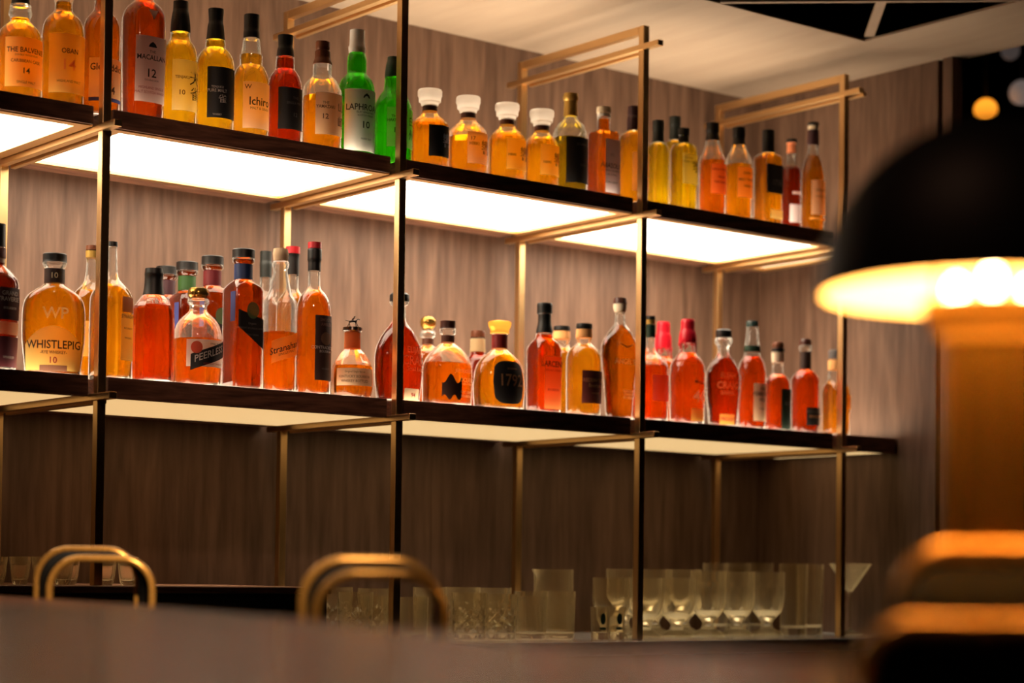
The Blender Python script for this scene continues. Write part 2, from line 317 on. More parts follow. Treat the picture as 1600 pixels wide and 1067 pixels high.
# ------------------------------------------------------------------ counters
b=MB(); b.box(2.455,XE-0.003,3.6375,YB-0.002,0.885,0.9193); tag(b.obj('stone_counter','stone',bevel=0.002),'grey stone counter top under the drinking glasses','counter')
b=MB(); b.box(2.47,XE-0.003,3.68,YB-0.002,0.0,0.884); tag(b.obj('counter_cabinet','dark_counter'),'dark cabinet below the grey stone counter','cabinet')
t=empty('raised_cabinet',(-1,3.68,0)); tag(t,'dark raised cabinet at the left with a thin pale edged top','cabinet')
b=MB(); b.box(0,3.445,0.012,0.635,0,1.03); b.obj('body','dark_counter',t)
b=MB(); b.box(0,3.45,0,0.637,1.0305,1.045); b.obj('top_board','shelf_wood',t,bevel=0.002)

# ------------------------------------------------------------------ bottles
BOTTLES = [
{'s': 'U', 'X': 1.776, 'Y': 3.85, 'rot': 0.12, 'prof': [(0.2411, 0.0164, 0.0164, 2), (0.2013, 0.0191, 0.0191, 2), (0.2, 0.0217, 0.0217, 2), (0.1894, 0.0223, 0.0223, 2), (0.1867, 0.0237, 0.0237, 2), (0.1788, 0.0237, 0.0237, 2), (0.1748, 0.0204, 0.0204, 2), (0.1668, 0.0204, 0.0204, 2), (0.1589, 0.0289, 0.0289, 2.0), (0.1456, 0.0401, 0.0401, 2.0), (0.1297, 0.0453, 0.0453, 2), (0.1059, 0.0466, 0.0466, 2), (0.0, 0.0466, 0.0466, 2.0)], 'top': 0.2013, 'liq': 0.1721, 'col': 'amber', 'glass': 'clear', 'N': 0, 'parts': [('cap', 'black', 0.2411, 0.2013)], 'd': 'wide amber whiskey bottle with black cap and orange 14 label, leftmost on the upper shelf', 'labs': [('rect', 0.0225, 0.1244, -0.0447, 0.0447, 'paper_orange', [('THE BALVENIE', 0.0979, 0.0105, 'ink', 0.0), ('CARIBBEAN CASK', 0.0754, 0.0066, 'ink_brown', 0.0), ('14', 0.0556, 0.0118, 'ink', 0.0), ('SINGLE MALT', 0.0318, 0.0053, 'ink_brown', 0.0), ('DOUBLE WOOD RUM', 0.0874, 0.0039, 'ink_brown', 0.0)])]},
{'s': 'U', 'X': 1.8721, 'Y': 3.85, 'rot': 0.12, 'prof': [(0.2786, 0.016, 0.016, 2), (0.2382, 0.0167, 0.0167, 2), (0.2355, 0.02, 0.02, 2), (0.2261, 0.02, 0.02, 2), (0.2234, 0.018, 0.018, 2), (0.2059, 0.0187, 0.0187, 2), (0.1992, 0.0247, 0.0247, 2.0), (0.1884, 0.0353, 0.0353, 2.0), (0.1736, 0.0413, 0.0413, 2), (0.1561, 0.044, 0.044, 2), (0.1494, 0.0447, 0.0447, 2), (0.0, 0.0447, 0.0447, 2.0)], 'top': 0.2382, 'liq': 0.2234, 'col': 'amber', 'glass': 'clear', 'N': 0, 'parts': [('cap', 'cork', 0.2786, 0.2355)], 'd': 'golden whiskey bottle with plain honey label, second from the left on the upper shelf', 'labs': [('rect', 0.0259, 0.1494, -0.044, 0.044, 'paper_honey', [('OBAN', 0.1131, 0.0107, 'ink_brown', 0.0), ('14', 0.0849, 0.0227, 'ink_orange', 0.0), ('HIGHLAND MALT', 0.05, 0.0053, 'ink_brown', 0.0)])]},
{'s': 'U', 'X': 1.9608, 'Y': 3.85, 'rot': 0.12, 'prof': [(0.296, 0.0149, 0.0149, 2), (0.2578, 0.0162, 0.0162, 2), (0.2469, 0.0162, 0.0162, 2), (0.2278, 0.0176, 0.0176, 2), (0.2169, 0.0236, 0.0236, 2.0), (0.2033, 0.0338, 0.0338, 2.0), (0.1855, 0.0385, 0.0385, 2), (0.1678, 0.0392, 0.0392, 2), (0.0, 0.0392, 0.0392, 2.0)], 'top': 0.2578, 'liq': 0.2578, 'col': 'amber_dark', 'glass': 'clear', 'N': 0, 'parts': [('cap', 'white', 0.296, 0.2578)], 'd': 'amber bottle with cream label and blue foot band behind the leftmost brass post', 'labs': [('rect', 0.0318, 0.1147, -0.0405, 0.0432, 'paper_cream', [('Glenfiddich', 0.0957, 0.0149, 'ink', 0.0027), ('14', 0.0481, 0.0162, 'ink_brown', 0.0081)]), ('rect', 0.0236, 0.0311, -0.0405, 0.0432, 'blue', [])]},
{'s': 'U', 'X': 2.0588, 'Y': 3.85, 'rot': 0, 'prof': [(0.3208, 0.0205, 0.0205, 2), (0.2903, 0.0205, 0.0205, 2), (0.2654, 0.0205, 0.0205, 2), (0.2599, 0.0233, 0.0233, 2), (0.2516, 0.0317, 0.0308, 2.55), (0.2377, 0.0395, 0.0375, 3), (0.2212, 0.0429, 0.0408, 3), (0.1963, 0.0429, 0.0408, 3), (0.0, 0.0402, 0.0382, 3.0)], 'top': 0.2903, 'liq': 0.2903, 'col': 'brown', 'glass': 'clear', 'N': 0, 'parts': [('cap', 'black', 0.3208, 0.2903)], 'd': 'dark brown whiskey bottle with pinkish white 12 label, upper shelf, right of leftmost post', 'labs': [('rect', 0.0375, 0.1783, -0.037, 0.0425, 'paper_pink', [('THE', 0.1452, 0.0055, 'ink', 0.0), ('MACALLAN', 0.1327, 0.011, 'ink', 0.0), ('12', 0.0996, 0.0178, 'ink', 0.0), ('DOUBLE CASK', 0.0844, 0.0041, 'ink_brown', 0.0), ('HIGHLAND SINGLE', 0.0679, 0.0055, 'ink_red', 0.0), ('MALT SCOTCH WHISKY', 0.0582, 0.0055, 'ink_red', 0.0), ('^', 0.1604, 0.0123, 'ink', 0.0)]), ('tri', 0.2142, 0.235, -0.0096, 0.0123, 'paper_pink', [])]},
{'s': 'U', 'X': 2.1477, 'Y': 3.85, 'rot': 0.12, 'prof': [(0.278, 0.016, 0.016, 2), (0.257, 0.0167, 0.0167, 2), (0.2556, 0.0173, 0.0173, 2), (0.2094, 0.0215, 0.0215, 2.0), (0.208, 0.0208, 0.0208, 2.0), (0.1968, 0.0215, 0.0215, 2.0), (0.1898, 0.025, 0.025, 2.0), (0.1814, 0.0312, 0.0312, 2.0), (0.1674, 0.0361, 0.0361, 2), (0.1534, 0.0375, 0.0375, 2), (0.0, 0.0375, 0.0375, 2.0)], 'top': 0.2094, 'liq': 0.2094, 'col': 'yellow', 'glass': 'clear', 'N': 0, 'parts': [('cap', 'black', 0.278, 0.2094)], 'd': 'yellow whiskey bottle with tapered black cap and two large brushed characters on pale label', 'labs': [('rect', 0.0333, 0.1437, -0.0305, 0.0361, 'paper_yellow', [('TENJAKU', 0.1045, 0.0083, 'ink_brown', -0.0083), ('天', 0.1045, 0.0291, 'ink', 0.0236), ('雀', 0.0724, 0.0291, 'ink', 0.0236), ('10', 0.0724, 0.0111, 'ink_brown', -0.0083)])]},
{'s': 'U', 'X': 2.2353, 'Y': 3.85, 'rot': 0.12, 'prof': [(0.2775, 0.0169, 0.0169, 2), (0.2477, 0.0155, 0.0155, 2), (0.2463, 0.0162, 0.0162, 2), (0.2081, 0.0211, 0.0211, 2), (0.2066, 0.0218, 0.0218, 2), (0.1911, 0.0225, 0.0225, 2), (0.184, 0.0302, 0.0302, 2.0), (0.1712, 0.0379, 0.0379, 2), (0.1514, 0.0421, 0.0421, 2), (0.0, 0.0421, 0.0421, 2.0)], 'top': 0.2081, 'liq': 0.2081, 'col': 'yellow', 'glass': 'clear', 'N': 0, 'parts': [('cap', 'black', 0.2775, 0.2081)], 'd': 'yellow whiskey bottle with black cap and square black label on the upper shelf', 'labs': [('rect', 0.0297, 0.1415, -0.0337, 0.0393, 'paper_black', [('TENJAKU', 0.0962, 0.007, 'ink_white', -0.0112), ('PURE MALT', 0.0891, 0.007, 'ink_white', -0.0112), ('雀', 0.0722, 0.0183, 'ink_white', 0.0), ('WHISKY', 0.0368, 0.0042, 'ink_white', -0.0112)])]},
{'s': 'U', 'X': 2.3267, 'Y': 3.85, 'rot': 0.12, 'prof': [(0.2816, 0.0171, 0.0171, 2), (0.2457, 0.0171, 0.0171, 2), (0.2443, 0.0178, 0.0178, 2), (0.2285, 0.0178, 0.0178, 2), (0.227, 0.0185, 0.0185, 2), (0.2084, 0.0206, 0.0206, 2), (0.194, 0.0228, 0.0228, 2.0), (0.1912, 0.0256, 0.0256, 2.0), (0.1682, 0.0249, 0.0249, 2.0), (0.1653, 0.0285, 0.0285, 2.0), (0.1524, 0.0356, 0.0356, 2.0), (0.1324, 0.0406, 0.0406, 2), (0.0, 0.0406, 0.0406, 2.0)], 'top': 0.2285, 'liq': 0.1912, 'col': 'honey', 'glass': 'clear', 'N': 0, 'parts': [('cap', 'black', 0.2816, 0.2285)], 'd': 'honey whiskey bottle with short black cap, clear neck and peach brush script label', 'labs': [('rect', 0.0206, 0.1238, -0.0342, 0.0398, 'paper_peach', [('Ichiro', 0.0808, 0.0185, 'ink', 0.0057), ('MALT & GRAIN', 0.065, 0.0057, 'ink_brown', 0.0057), ('W', 0.1123, 0.01, 'ink_brown', -0.0228)])]},
{'s': 'U', 'X': 2.4157, 'Y': 3.85, 'rot': 0.12, 'prof': [(0.2515, 0.0173, 0.0173, 2), (0.2253, 0.0158, 0.0158, 2), (0.2224, 0.0173, 0.0173, 2), (0.2021, 0.0202, 0.0202, 2), (0.2006, 0.0209, 0.0209, 2), (0.1745, 0.0216, 0.0216, 2.0), (0.1701, 0.0259, 0.0259, 2.0), (0.1527, 0.0353, 0.0353, 2), (0.1324, 0.0389, 0.0389, 2), (0.0, 0.0389, 0.0389, 2.0)], 'top': 0.2021, 'liq': 0.2021, 'col': 'darkred', 'glass': 'clear', 'N': 0, 'parts': [('cap', 'black', 0.2515, 0.2021)], 'd': 'dark red whiskey bottle with black label, upper shelf, left of the framed 12 label', 'labs': [('rect', 0.0323, 0.1266, -0.0317, 0.0375, 'paper_black', [('THE', 0.1034, 0.0058, 'ink_grey', 0.0086), ('SINGLE MALT', 0.0918, 0.0058, 'ink_grey', 0.0086), ('12', 0.0657, 0.0086, 'ink_grey', 0.0086)])]},
{'s': 'U', 'X': 2.5154, 'Y': 3.85, 'rot': 0.12, 'prof': [(0.2545, 0.0161, 0.0161, 2), (0.2398, 0.0161, 0.0161, 2), (0.2353, 0.0139, 0.0139, 2), (0.2324, 0.0175, 0.0175, 2), (0.2191, 0.0175, 0.0175, 2), (0.2029, 0.0219, 0.0219, 2), (0.2015, 0.0212, 0.0212, 2), (0.175, 0.0219, 0.0219, 2), (0.1691, 0.0292, 0.0292, 2.0), (0.1544, 0.0394, 0.0394, 2.0), (0.1367, 0.0453, 0.0453, 2), (0.0, 0.0453, 0.0453, 2.0)], 'top': 0.2015, 'liq': 0.1264, 'col': 'orange', 'glass': 'clear', 'N': 0, 'parts': [('cap', 'brownfoil', 0.2545, 0.2015)], 'd': 'brown capped whiskey bottle with framed cream 12 label left of the tall green bottle', 'labs': [('rect', 0.0338, 0.1294, -0.0351, 0.0453, 'paper_cream2', [('THE', 0.1058, 0.0058, 'ink_brown', -0.0117), ('YAMAZAKI', 0.097, 0.0073, 'ink_brown', -0.0117), ('12', 0.0749, 0.0117, 'ink_brown', -0.0117), ('山', 0.1014, 0.0248, 'ink', 0.0321), ('崎', 0.0661, 0.0248, 'ink', 0.0321)])]},
{'s': 'U', 'X': 2.6102, 'Y': 3.85, 'rot': 0.12, 'prof': [(0.298, 0.017, 0.017, 2), (0.2637, 0.0178, 0.0178, 2), (0.2592, 0.02, 0.02, 2), (0.2443, 0.0185, 0.0185, 2), (0.2428, 0.0192, 0.0192, 2), (0.2249, 0.0222, 0.0222, 2), (0.1981, 0.0222, 0.0222, 2), (0.1936, 0.0251, 0.0251, 2.0), (0.1817, 0.0355, 0.0355, 2.0), (0.1608, 0.0414, 0.0414, 2), (0.1459, 0.0422, 0.0422, 2), (0.0, 0.0422, 0.0422, 2.0)], 'top': 0.2443, 'liq': 0.2443, 'col': 'green', 'glass': 'green', 'N': 0, 'parts': [('cap', 'silver', 0.298, 0.2443)], 'd': 'bright green glass whiskey bottle with silver white cap and white 10 label', 'labs': [('rect', 0.0104, 0.1534, -0.0488, 0.0518, 'paper_white', [('LAPHROAIG', 0.1116, 0.0148, 'ink', 0.003), ('ISLAY SINGLE MALT', 0.0997, 0.0044, 'ink', 0.0044), ('SCOTCH WHISKY', 0.0923, 0.0044, 'ink', 0.0044), ('10', 0.0714, 0.0163, 'ink', 0.0044), ('YEARS OLD', 0.0387, 0.0044, 'ink', 0.0044), ('^', 0.1385, 0.0118, 'ink', 0.0044)])]},
{'s': 'U', 'X': 2.7138, 'Y': 3.85, 'rot': 0.12, 'prof': [(0.2531, 0.0142, 0.0142, 2), (0.2425, 0.015, 0.015, 2), (0.2395, 0.0165, 0.0165, 2), (0.2047, 0.0202, 0.0202, 2), (0.2032, 0.0202, 0.0202, 2), (0.1745, 0.0225, 0.0225, 2), (0.1684, 0.027, 0.027, 2.0), (0.1548, 0.036, 0.036, 2.0), (0.1352, 0.0435, 0.0435, 2), (0.1171, 0.045, 0.045, 2), (0.0, 0.045, 0.045, 2.0)], 'top': 0.2047, 'liq': 0.2047, 'col': 'green2', 'glass': 'green', 'N': 0, 'parts': [('cap', 'darkgreen', 0.2531, 0.2047)], 'd': 'green whiskey bottle with dark green cap and pale yellow label, partly behind the second post', 'labs': [('rect', 0.0341, 0.1261, -0.036, 0.045, 'paper_lime', [('THE', 0.105, 0.006, 'ink', -0.018), ('HAKUSHU', 0.0959, 0.0075, 'ink', -0.015), ('12', 0.0733, 0.012, 'ink', -0.012), ('白', 0.0989, 0.024, 'ink', 0.0315), ('州', 0.0657, 0.024, 'ink', 0.0315)])]},
{'s': 'U', 'X': 2.8206, 'Y': 3.85, 'rot': 0.12, 'prof': [(0.1931, 0.0274, 0.0274, 2.0), (0.19, 0.0289, 0.0289, 2.0), (0.179, 0.0289, 0.0289, 2.0), (0.1743, 0.0266, 0.0266, 2.0), (0.1648, 0.0259, 0.0259, 2), (0.1617, 0.0213, 0.0213, 2), (0.1554, 0.0198, 0.0198, 2), (0.1538, 0.0167, 0.0167, 2), (0.1397, 0.0183, 0.0183, 2), (0.1334, 0.0213, 0.0213, 2), (0.124, 0.0319, 0.0319, 2.0), (0.1146, 0.0415, 0.0415, 2.0), (0.1036, 0.0467, 0.0467, 2), (0.0942, 0.0471, 0.0471, 2), (0.0, 0.0471, 0.0471, 2.0)], 'top': 0.1546, 'liq': 0.1177, 'col': 'orange', 'glass': 'clear', 'N': 20, 'parts': [('stopper', 'crystal', 0.1931, 0.1554), ('neck_band', 'darkband', 0.1531, 0.1413)], 'd': 'faceted whiskey decanter with glass stopper and black label, right of the second post', 'labs': [('rect', 0.0267, 0.102, -0.0259, 0.0365, 'paper_black', [('響', 0.0675, 0.0335, 'ink_silver', 0.0259)])]},
{'s': 'U', 'X': 2.9355, 'Y': 3.85, 'rot': 0.12, 'prof': [(0.1945, 0.0278, 0.0278, 2.0), (0.1913, 0.0293, 0.0293, 2.0), (0.1802, 0.0293, 0.0293, 2.0), (0.1754, 0.027, 0.027, 2.0), (0.1658, 0.0262, 0.0262, 2), (0.1626, 0.0216, 0.0216, 2), (0.1562, 0.0201, 0.0201, 2), (0.1546, 0.017, 0.017, 2), (0.1403, 0.0185, 0.0185, 2), (0.1339, 0.0216, 0.0216, 2), (0.1244, 0.0324, 0.0324, 2.0), (0.1148, 0.0421, 0.0421, 2.0), (0.1036, 0.0474, 0.0474, 2), (0.0941, 0.0479, 0.0479, 2), (0.0, 0.0479, 0.0479, 2.0)], 'top': 0.1554, 'liq': 0.095, 'col': 'orange', 'glass': 'clear', 'N': 20, 'parts': [('stopper', 'crystal', 0.1945, 0.1562), ('neck_band', 'darkband', 0.1538, 0.1419)], 'd': 'faceted whiskey decanter with glass stopper, empty clear shoulders and peach 17 label', 'labs': [('rect', 0.0256, 0.1021, -0.0262, 0.037, 'paper_peach', [('17', 0.0857, 0.0093, 'ink_brown', -0.0123), ('HIBIKI', 0.0733, 0.0077, 'ink_brown', -0.0093), ('響', 0.067, 0.034, 'ink', 0.0262)])]},
{'s': 'U', 'X': 3.056, 'Y': 3.85, 'rot': 0.12, 'prof': [(0.1962, 0.0282, 0.0282, 2.0), (0.193, 0.0298, 0.0298, 2.0), (0.1819, 0.0298, 0.0298, 2.0), (0.1771, 0.0274, 0.0274, 2.0), (0.1676, 0.0266, 0.0266, 2.0), (0.1644, 0.0219, 0.0219, 2), (0.158, 0.0204, 0.0204, 2), (0.1564, 0.0172, 0.0172, 2), (0.1421, 0.0188, 0.0188, 2), (0.1357, 0.0219, 0.0219, 2), (0.1262, 0.0329, 0.0329, 2.0), (0.1166, 0.0414, 0.0414, 2.0), (0.1055, 0.0466, 0.0466, 2), (0.096, 0.047, 0.047, 2), (0.0, 0.047, 0.047, 2.0)], 'top': 0.1572, 'liq': 0.1198, 'col': 'yellow2', 'glass': 'clear', 'N': 20, 'parts': [('stopper', 'crystal', 0.1962, 0.158), ('neck_band', 'darkband', 0.1556, 0.1437)], 'd': 'faceted golden decanter with yellow label, third of four glass stoppered decanters from left', 'labs': [('rect', 0.0276, 0.1039, -0.0266, 0.0376, 'paper_yellow2', [('HIBIKI', 0.0637, 0.0063, 'ink_brown', -0.0125), ('響', 0.0689, 0.0345, 'ink', 0.0266)])]},
{'s': 'U', 'X': 3.1658, 'Y': 3.85, 'rot': 0.12, 'prof': [(0.1974, 0.0286, 0.0286, 2.0), (0.1942, 0.0302, 0.0302, 2.0), (0.1831, 0.0302, 0.0302, 2.0), (0.1783, 0.0278, 0.0278, 2.0), (0.1688, 0.027, 0.027, 2.0), (0.1656, 0.0223, 0.0223, 2), (0.1593, 0.0207, 0.0207, 2), (0.1577, 0.0175, 0.0175, 2), (0.1434, 0.0191, 0.0191, 2), (0.1371, 0.0223, 0.0223, 2), (0.1276, 0.0334, 0.0334, 2.0), (0.1181, 0.0378, 0.0378, 2.0), (0.107, 0.0425, 0.0425, 2), (0.0974, 0.0429, 0.0429, 2), (0.0, 0.0429, 0.0429, 2.0)], 'top': 0.1585, 'liq': 0.1212, 'col': 'yellow2', 'glass': 'clear', 'N': 20, 'parts': [('stopper', 'crystal', 0.1974, 0.1593), ('neck_band', 'darkband', 0.1569, 0.145)], 'd': 'faceted golden whiskey decanter, rightmost and smallest of the four glass stoppered decanters', 'labs': [('rect', 0.0293, 0.1054, -0.027, 0.0381, 'paper_yellow2', [('HIBIKI', 0.0614, 0.0064, 'ink_brown', -0.0095), ('響', 0.0705, 0.035, 'ink', 0.027)])]},
{'s': 'U', 'X': 3.2592, 'Y': 3.85, 'rot': 0.12, 'prof': [(0.2539, 0.0177, 0.0177, 2), (0.2442, 0.0193, 0.0193, 2), (0.2377, 0.0185, 0.0185, 2), (0.2345, 0.0161, 0.0161, 2), (0.1956, 0.0177, 0.0177, 2), (0.194, 0.0177, 0.0177, 2), (0.1875, 0.0201, 0.0201, 2), (0.1746, 0.0338, 0.0338, 2.0), (0.1551, 0.0418, 0.0418, 2), (0.1389, 0.0434, 0.0434, 2), (0.0, 0.0434, 0.0434, 2.0)], 'top': 0.1956, 'liq': 0.1406, 'col': 'olive', 'glass': 'clear', 'N': 0, 'parts': [('cap', 'gold', 0.2539, 0.1956)], 'd': 'dark olive whiskey bottle with gold cap and black label beside the decanters', 'labs': [('rect', 0.0225, 0.1373, -0.0354, 0.0434, 'paper_black', [('BOURBON', 0.1195, 0.0064, 'ink_grey', 0.0096), ('SINGLE', 0.0678, 0.0048, 'ink_grey', 0.0096)])]},
{'s': 'U', 'X': 3.3705, 'Y': 3.85, 'rot': 0, 'prof': [(0.2372, 0.0179, 0.0179, 2), (0.2257, 0.0187, 0.0187, 2), (0.2208, 0.0179, 0.0179, 2), (0.2175, 0.0163, 0.0163, 2), (0.2109, 0.0171, 0.0171, 2), (0.2093, 0.0163, 0.0163, 2), (0.1765, 0.0171, 0.0171, 2), (0.1732, 0.0285, 0.0285, 6.54), (0.165, 0.0309, 0.0309, 8), (0.0, 0.0321, 0.0321, 8.0)], 'top': 0.2109, 'liq': 0.2109, 'col': 'redorange', 'glass': 'clear', 'N': 0, 'parts': [('cap', 'cream', 0.2372, 0.2224), ('ring', 'white', 0.2191, 0.2109)], 'd': 'square shouldered red orange bottle with cream cap and lilac white label, upper shelf', 'labs': [('rect', 0.0142, 0.1502, -0.0212, 0.031, 'paper_lilac', [('ABASOLO', 0.083, 0.013, 'ink', 0.0), ('EL WHISKY DE MEXICO', 0.0699, 0.0049, 'ink', 0.0), ('ANCESTRAL', 0.06, 0.0049, 'ink', 0.0), ('CORN WHISKY', 0.0404, 0.0049, 'ink', 0.0), ('*', 0.1092, 0.0163, 'ink', 0.0)])]},
{'s': 'U', 'X': 3.4736, 'Y': 3.85, 'rot': 0.12, 'prof': [(0.2549, 0.0157, 0.0157, 2), (0.2366, 0.0165, 0.0165, 2), (0.2299, 0.0149, 0.0149, 2), (0.2266, 0.0173, 0.0173, 2), (0.1917, 0.0182, 0.0182, 2), (0.1884, 0.0231, 0.0231, 2.0), (0.1801, 0.0347, 0.0347, 2), (0.1734, 0.038, 0.038, 2), (0.0, 0.038, 0.038, 2.0)], 'top': 0.1917, 'liq': 0.1917, 'col': 'honey2', 'glass': 'clear', 'N': 0, 'parts': [('cap', 'plum', 0.2549, 0.1917)], 'd': 'golden bottle with dark cap standing against the left side of the third post, upper shelf', 'labs': [('rect', 0.0307, 0.1302, -0.0264, 0.033, 'paper_peach', [('宮', 0.0904, 0.0231, 'ink', 0.0), ('城', 0.0638, 0.0231, 'ink', 0.0), ('峡', 0.0406, 0.0198, 'ink', 0.0099)])]},
{'s': 'U', 'X': 3.5777, 'Y': 3.87, 'rot': 0, 'prof': [(0.2374, 0.0151, 0.0151, 2), (0.2154, 0.0151, 0.0151, 2), (0.2121, 0.0142, 0.0142, 2), (0.18, 0.0151, 0.0151, 2), (0.1766, 0.0188, 0.0188, 2.93), (0.1699, 0.0209, 0.0209, 5.94), (0.1581, 0.0232, 0.0232, 6), (0.0, 0.0232, 0.0232, 6.0)], 'top': 0.18, 'liq': 0.18, 'col': 'lemon', 'glass': 'clear', 'N': 0, 'parts': [('cap', 'greencap', 0.2374, 0.18)], 'd': 'square lemon yellow bottle with dark cap immediately right of the third post, upper shelf', 'labs': []},
{'s': 'U', 'X': 3.7218, 'Y': 3.96, 'rot': 0, 'prof': [(0.2847, 0.0155, 0.0155, 2), (0.2621, 0.0155, 0.0155, 2), (0.2604, 0.0147, 0.0147, 2), (0.2221, 0.0155, 0.0155, 2), (0.2186, 0.0194, 0.0194, 2.93), (0.2099, 0.0215, 0.0215, 5.94), (0.1995, 0.0239, 0.0239, 6), (0.0, 0.0239, 0.0239, 6.0)], 'top': 0.2221, 'liq': 0.2221, 'col': 'lemon', 'glass': 'clear', 'N': 0, 'parts': [('cap', 'greencap', 0.2847, 0.2221)], 'd': 'lemon yellow bottle whose tall dark cap rises behind the two square yellow bottles', 'labs': []},
{'s': 'U', 'X': 3.651, 'Y': 3.85, 'rot': 0, 'prof': [(0.2247, 0.0143, 0.0143, 2), (0.2061, 0.0143, 0.0143, 2), (0.2044, 0.0126, 0.0126, 2), (0.1857, 0.0135, 0.0135, 2), (0.1823, 0.0233, 0.0233, 3.17), (0.1755, 0.0258, 0.0258, 6), (0.1653, 0.0282, 0.0282, 6), (0.0, 0.0282, 0.0282, 6.0)], 'top': 0.1857, 'liq': 0.1857, 'col': 'lemon', 'glass': 'clear', 'N': 0, 'parts': [('cap', 'greencap', 0.2247, 0.1857)], 'd': 'square lemon yellow bottle with short black cap and pale label with brushed character', 'labs': [('rect', 0.0738, 0.1535, -0.027, 0.0287, 'paper_lemon', [('季', 0.1213, 0.0303, 'ink', 0.0202), ('SUNTORY', 0.1416, 0.0051, 'ink_brown', -0.0084), ('WHISKY TOKI', 0.1314, 0.0051, 'ink_brown', -0.0084)])]},
{'s': 'U', 'X': 3.7564, 'Y': 3.85, 'rot': 0.12, 'prof': [(0.2542, 0.0171, 0.0171, 2), (0.2318, 0.0171, 0.0171, 2), (0.2284, 0.0154, 0.0154, 2), (0.206, 0.0188, 0.0188, 2), (0.2026, 0.0188, 0.0188, 2), (0.1906, 0.0222, 0.0222, 2.0), (0.1768, 0.0256, 0.0256, 2.0), (0.1631, 0.0324, 0.0324, 2), (0.1494, 0.0358, 0.0358, 2), (0.0, 0.0358, 0.0358, 2.0)], 'top': 0.206, 'liq': 0.1528, 'col': 'orangered', 'glass': 'clear', 'N': 0, 'parts': [('cap', 'black', 0.2542, 0.206)], 'd': 'amber bottle with black cap and red orange label just right of the yellow bottles', 'labs': [('rect', 0.0601, 0.1408, -0.0273, 0.0341, 'paper_redorange', [('NIKKA WHISKY', 0.1253, 0.0068, 'ink_red', 0.0034), ('FROM', 0.1047, 0.0068, 'ink_red', 0.0034), ('THE BARREL', 0.091, 0.0068, 'ink_red', 0.0034)])]},
{'s': 'U', 'X': 3.855, 'Y': 3.85, 'rot': 0.12, 'prof': [(0.2568, 0.0173, 0.0173, 2), (0.2342, 0.0173, 0.0173, 2), (0.2307, 0.0155, 0.0155, 2), (0.2081, 0.019, 0.019, 2), (0.2047, 0.0198, 0.0198, 2), (0.1942, 0.0233, 0.0233, 2.0), (0.1803, 0.0311, 0.0311, 2.0), (0.1665, 0.0354, 0.0354, 2), (0.156, 0.0362, 0.0362, 2), (0.0, 0.0362, 0.0362, 2.0)], 'top': 0.2081, 'liq': 0.156, 'col': 'orange', 'glass': 'clear', 'N': 0, 'parts': [('cap', 'black', 0.2568, 0.2081)], 'd': 'amber bottle with pale orange label, upper shelf, left of the wide black band label', 'labs': [('rect', 0.0623, 0.1456, -0.0276, 0.0345, 'paper_orange', [('COFFEY', 0.1283, 0.0069, 'ink_brown', 0.0035), ('MALT WHISKY', 0.1109, 0.0069, 'ink_brown', 0.0035), ('NIKKA', 0.0935, 0.0069, 'ink_brown', 0.0035)])]},
{'s': 'U', 'X': 3.9682, 'Y': 3.85, 'rot': 0, 'prof': [(0.2666, 0.0166, 0.0166, 2), (0.2068, 0.0166, 0.0166, 2), (0.205, 0.0166, 0.0166, 2), (0.2015, 0.0238, 0.0238, 2.48), (0.1945, 0.028, 0.028, 7), (0.1857, 0.0306, 0.0306, 7), (0.0, 0.0306, 0.0306, 7.0)], 'top': 0.205, 'liq': 0.205, 'col': 'yelloworange', 'glass': 'clear', 'N': 0, 'parts': [('cap', 'black', 0.2666, 0.205)], 'd': 'square bottle with tall black cap and wide black band label above a yellow foot', 'labs': [('rect', 0.0889, 0.1681, -0.0332, 0.0367, 'paper_black', [('1776', 0.1188, 0.0157, 'ink_grey', 0.0035)]), ('rect', 0.0204, 0.045, -0.021, 0.0245, 'paper_lemon', [])]},
{'s': 'U', 'X': 4.154, 'Y': 3.94, 'rot': 0.12, 'prof': [(0.2834, 0.0145, 0.0145, 2), (0.2743, 0.0154, 0.0154, 2), (0.2707, 0.0117, 0.0117, 2), (0.2434, 0.0127, 0.0127, 2), (0.2325, 0.0108, 0.0108, 2), (0.2106, 0.0136, 0.0136, 2), (0.2015, 0.0253, 0.0253, 2.0), (0.1924, 0.0289, 0.0289, 2), (0.0, 0.0289, 0.0289, 2.0)], 'top': 0.2434, 'liq': 0.2034, 'col': 'darkred', 'glass': 'clear', 'N': 0, 'parts': [('cap', 'black', 0.2834, 0.2734), ('stopper', 'corkred', 0.2725, 0.2434)], 'd': 'slim dark red bottle with cork stopper and small white foot label, upper shelf', 'labs': [('rect', 0.0434, 0.0943, -0.0235, 0.0235, 'paper_lilac', []), ('rect', 0.1234, 0.1306, -0.0163, 0.0163, 'paper_pink', [])]},
